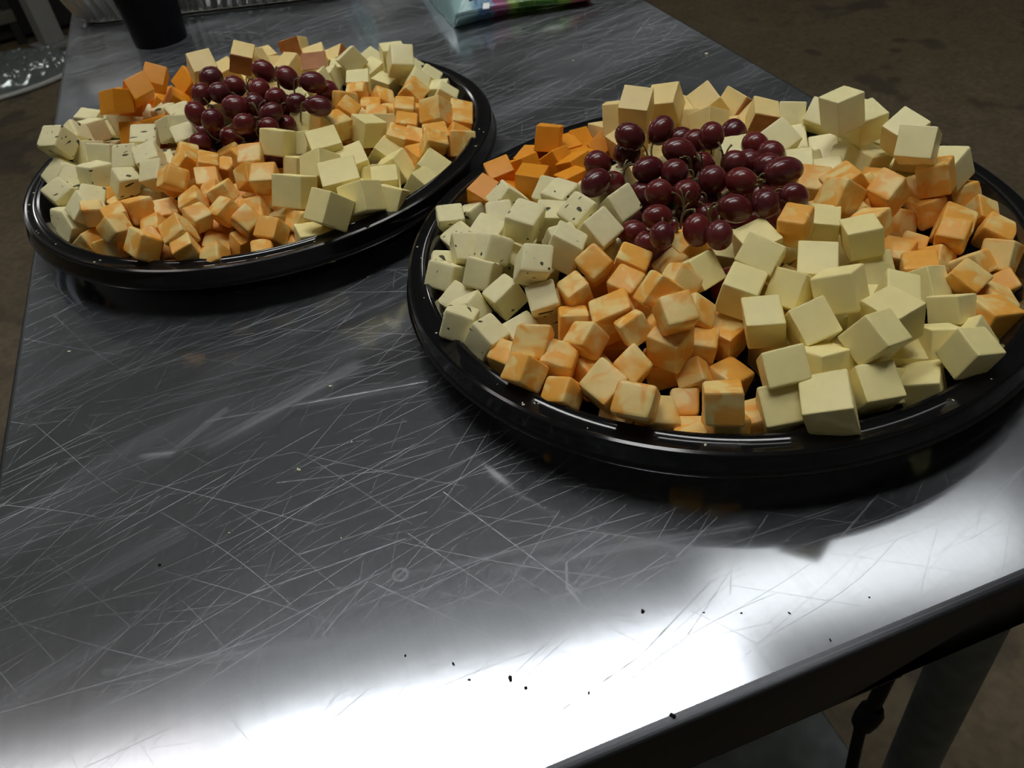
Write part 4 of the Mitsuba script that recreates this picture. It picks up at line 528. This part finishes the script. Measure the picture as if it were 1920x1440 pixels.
obj('grape_bag__zip_tab', tab_, 'bag_white', 40); labels['grape_bag__zip_tab'] = {'label': 'white tab on the lifted edge'}
tag('grape_bag', 'colourful printed plastic bag with red grapes inside, lying beyond the platters', 'bag')
for k in range(20):
    u = .2 + .15 * (k % 5) + rng.uniform(-.015, .015); v = .17 + .165 * (k // 5) + rng.uniform(-.01, .01)
    P = A + bx * u * BW + by * v * BL
    s = trimesh.creation.icosphere(3, 1); r = .0098
    s.vertices = s.vertices * [r * 1.08, r, r] + P + [0, 0, TZ + .0125 + .012 * math.sin(v * 3.1)]
    kk = num('bagged_grape'); obj(kk, s, 'grape_skin', True, uv=np.tile([.9, .1], (len(s.vertices), 1)))
    tag(kk, 'red grape inside the printed plastic bag', 'grape', 'grapes in the plastic bag')

# ------------------------------------------------------------------ on the floor beyond the table, left
post = box(-.045, .045, -.045, .045, 0.02, 2.4, .004); post.apply_transform(trimesh.transformations.rotation_matrix(.5, [0, 0, 1])); post.apply_translation([-.77, 4.45, 0])
obj('steel_post__upright', post, 'grey_paint', 40)
bp = box(-.075, .075, -.075, .075, 0, .02, .003); bp.apply_transform(trimesh.transformations.rotation_matrix(.5, [0, 0, 1])); bp.apply_translation([-.77, 4.45, 0])
obj('steel_post__base_plate', bp, 'grey_paint', 40)
tag('steel_post', 'grey square steel post standing on the floor beyond the table', 'post')
def wrapped():
    nr, na = 60, 260; V = []; F = []
    for i in range(nr):
        q = i / (nr - 1)
        r = 1 - q ** 1.6 * .98
        z = .004 + .045 * min(1, q * 2.6) ** .6
        for j in range(na):
            a = 2 * np.pi * j / na
            V.append([.45 * r * math.cos(a), .235 * r * math.sin(a), z])
    V = np.array(V); keep = np.minimum(1, (V[:, 2:] - .004) / .03)
    V = V + np.stack([meshkit.fbm(V * [14, 14, 14] + 31 * a) for a in range(3)], -1) * [.02, .02, .02] * keep
    V = V + np.array([0, 0, 1.0]) * (np.abs(meshkit.noise(V * [34, 22, 10] + 5))[:, None] * .022 + np.abs(meshkit.noise(V * [90, 60, 20] + 2))[:, None] * .012) * keep
    for i in range(nr - 1):
        for j in range(na):
            a, b = i * na + j, i * na + (j + 1) % na
            F += [[a, b, b + na], [a, b + na, a + na]]
    return trimesh.Trimesh(V, F, process=False)
scene['clear_wrap'] = two({'type': 'principled', 'base_color': rgb(.33, .37, .36), 'metallic': .5, 'roughness': .16, 'specular': .8})
scene['pale_plastic'] = two({'type': 'principled', 'base_color': rgb(.62, .63, .60), 'roughness': .35})
w = wrapped(); w.apply_translation([-1.10, 4.06, 0.001]); obj('wrapped_bundle__wrap', w, 'clear_wrap', 25)
th = np.linspace(0, 2 * np.pi, 121)
lipm = tube(np.stack([-1.10 + .452 * np.cos(th), 4.06 + .237 * np.sin(th), np.full(121, .012)], -1), .009, 10); obj('wrapped_bundle__lip', lipm, 'pale_plastic', True)
labels['wrapped_bundle__lip'] = {'label': 'pale rounded lip'}
tag('wrapped_bundle', 'round bundle in shiny crinkled plastic wrap on the floor beside the grey post', 'plastic bundle')
# dark storage rack behind the post
RK = T().translate([-1.55, 4.50, 0]).rotate([0, 0, 1], 7)
RM = trimesh.transformations.rotation_matrix(math.radians(7), [0, 0, 1]); RM[:3, 3] = [-1.55, 4.50, 0]
def rk(key, m, b):
    m.apply_transform(RM); obj(key, m, b, 40)
rk('storage_rack__body', box(-1.5, 1.35, .06, .7, .02, 1.7, .01), 'dark_paint')
for i, z in enumerate((.10, .26)):
    rk('storage_rack__rail' + (f'_{i:03d}' if i else ''), box(-1.5, .66, -.01, .05, z, z + .055, .006), 'olive_paint')
for i, x in enumerate((-1.45, -.4, .64)):
    rk('storage_rack__upright' + (f'_{i:03d}' if i else ''), box(x - .02, x + .02, 0.0, .06, 0, 1.8, .004), 'dark_paint')
labels['storage_rack__rail'] = {'label': 'olive grey rail'}; labels['storage_rack__rail_001'] = {'label': 'olive grey rail'}
tag('storage_rack', 'dark storage rack with pale rails behind the grey post', 'rack')

# ------------------------------------------------------------------ crumbs on the steel and on the platter rims
scene['crumb_dark'] = {'type': 'diffuse', 'reflectance': rgb(.02, .018, .015)}
scene['crumb_pale'] = {'type': 'diffuse', 'reflectance': rgb(.75, .70, .52)}
def crumb(x, y, z, s, dark, label, group):
    m = trimesh.creation.icosphere(1, 1.0)
    V = m.vertices * (1 + .35 * rng.uniform(-1, 1, (len(m.vertices), 1))) * np.array([rng.uniform(.8, 1.7), rng.uniform(.6, 1.1), rng.uniform(.4, .7)]) * s
    a = rng.uniform(0, 6.3); c, sn = math.cos(a), math.sin(a)
    V = V @ np.array([[c, -sn, 0], [sn, c, 0], [0, 0, 1]]).T
    V += [x, y, z - V[:, 2].min()]
    k = num('crumb'); obj(k, trimesh.Trimesh(V, m.faces, process=False), 'crumb_dark' if dark else 'crumb_pale', True)
    tag(k, label, 'crumb', group)
for (x, y, s, dk) in [(.0837, .1699, .0007, 1), (.0259, .1638, .0008, 1), (.0742, .1275, .0009, 1), (.1179, .154, .0004, 1), (.1413, .131, .0005, 1), (.1343, .1467, .0004, 1), (.1656, .1406, .0004, 1),
                      (.0115, .1695, .0004, 1), (.0078, .1783, .0005, 1), (-.0086, .1891, .0005, 1), (.105, .16, .0004, 1), (.0505, .147, .0005, 1), (-.0997, .2771, .0006, 1), (.03, .158, .0006, 1)]:
    crumb(x * 1.0259, y * 1.0259, TZ, s, dk, 'tiny dark crumb on the bare steel of the table', 'dark crumbs on the steel table')
for (x, y, s) in [(-.0322, .308, .0009), (.3886, .6561, .0013), (-.0061, .363, .0007), (.0356, .4577, .0007), (-.1471, .4687, .0008), (.2844, .7117, .0008), (.3076, .7345, .0006), (-.0208, .2572, .0006), (-.0684, .2823, .0005), (-.004, .3152, .0006)]:
    crumb(x * 1.0259, y * 1.0259, TZ, s, 0, 'tiny pale crumb on the bare steel of the table', 'pale crumbs on the steel table')
for t, (cx, cy) in TRAYS.items():
    for q in range(16):
        a = rng.uniform(2.6, 6.0); r = rng.uniform(.1675, .1725)
        crumb(cx + r * math.cos(a), cy + r * math.sin(a), TZ + .0327, rng.uniform(.0003, .0006), 0, f'tiny pale cheese crumb on the black rim of the {WHERE[t]} platter', f'crumbs on the rim of the {WHERE[t]} platter')
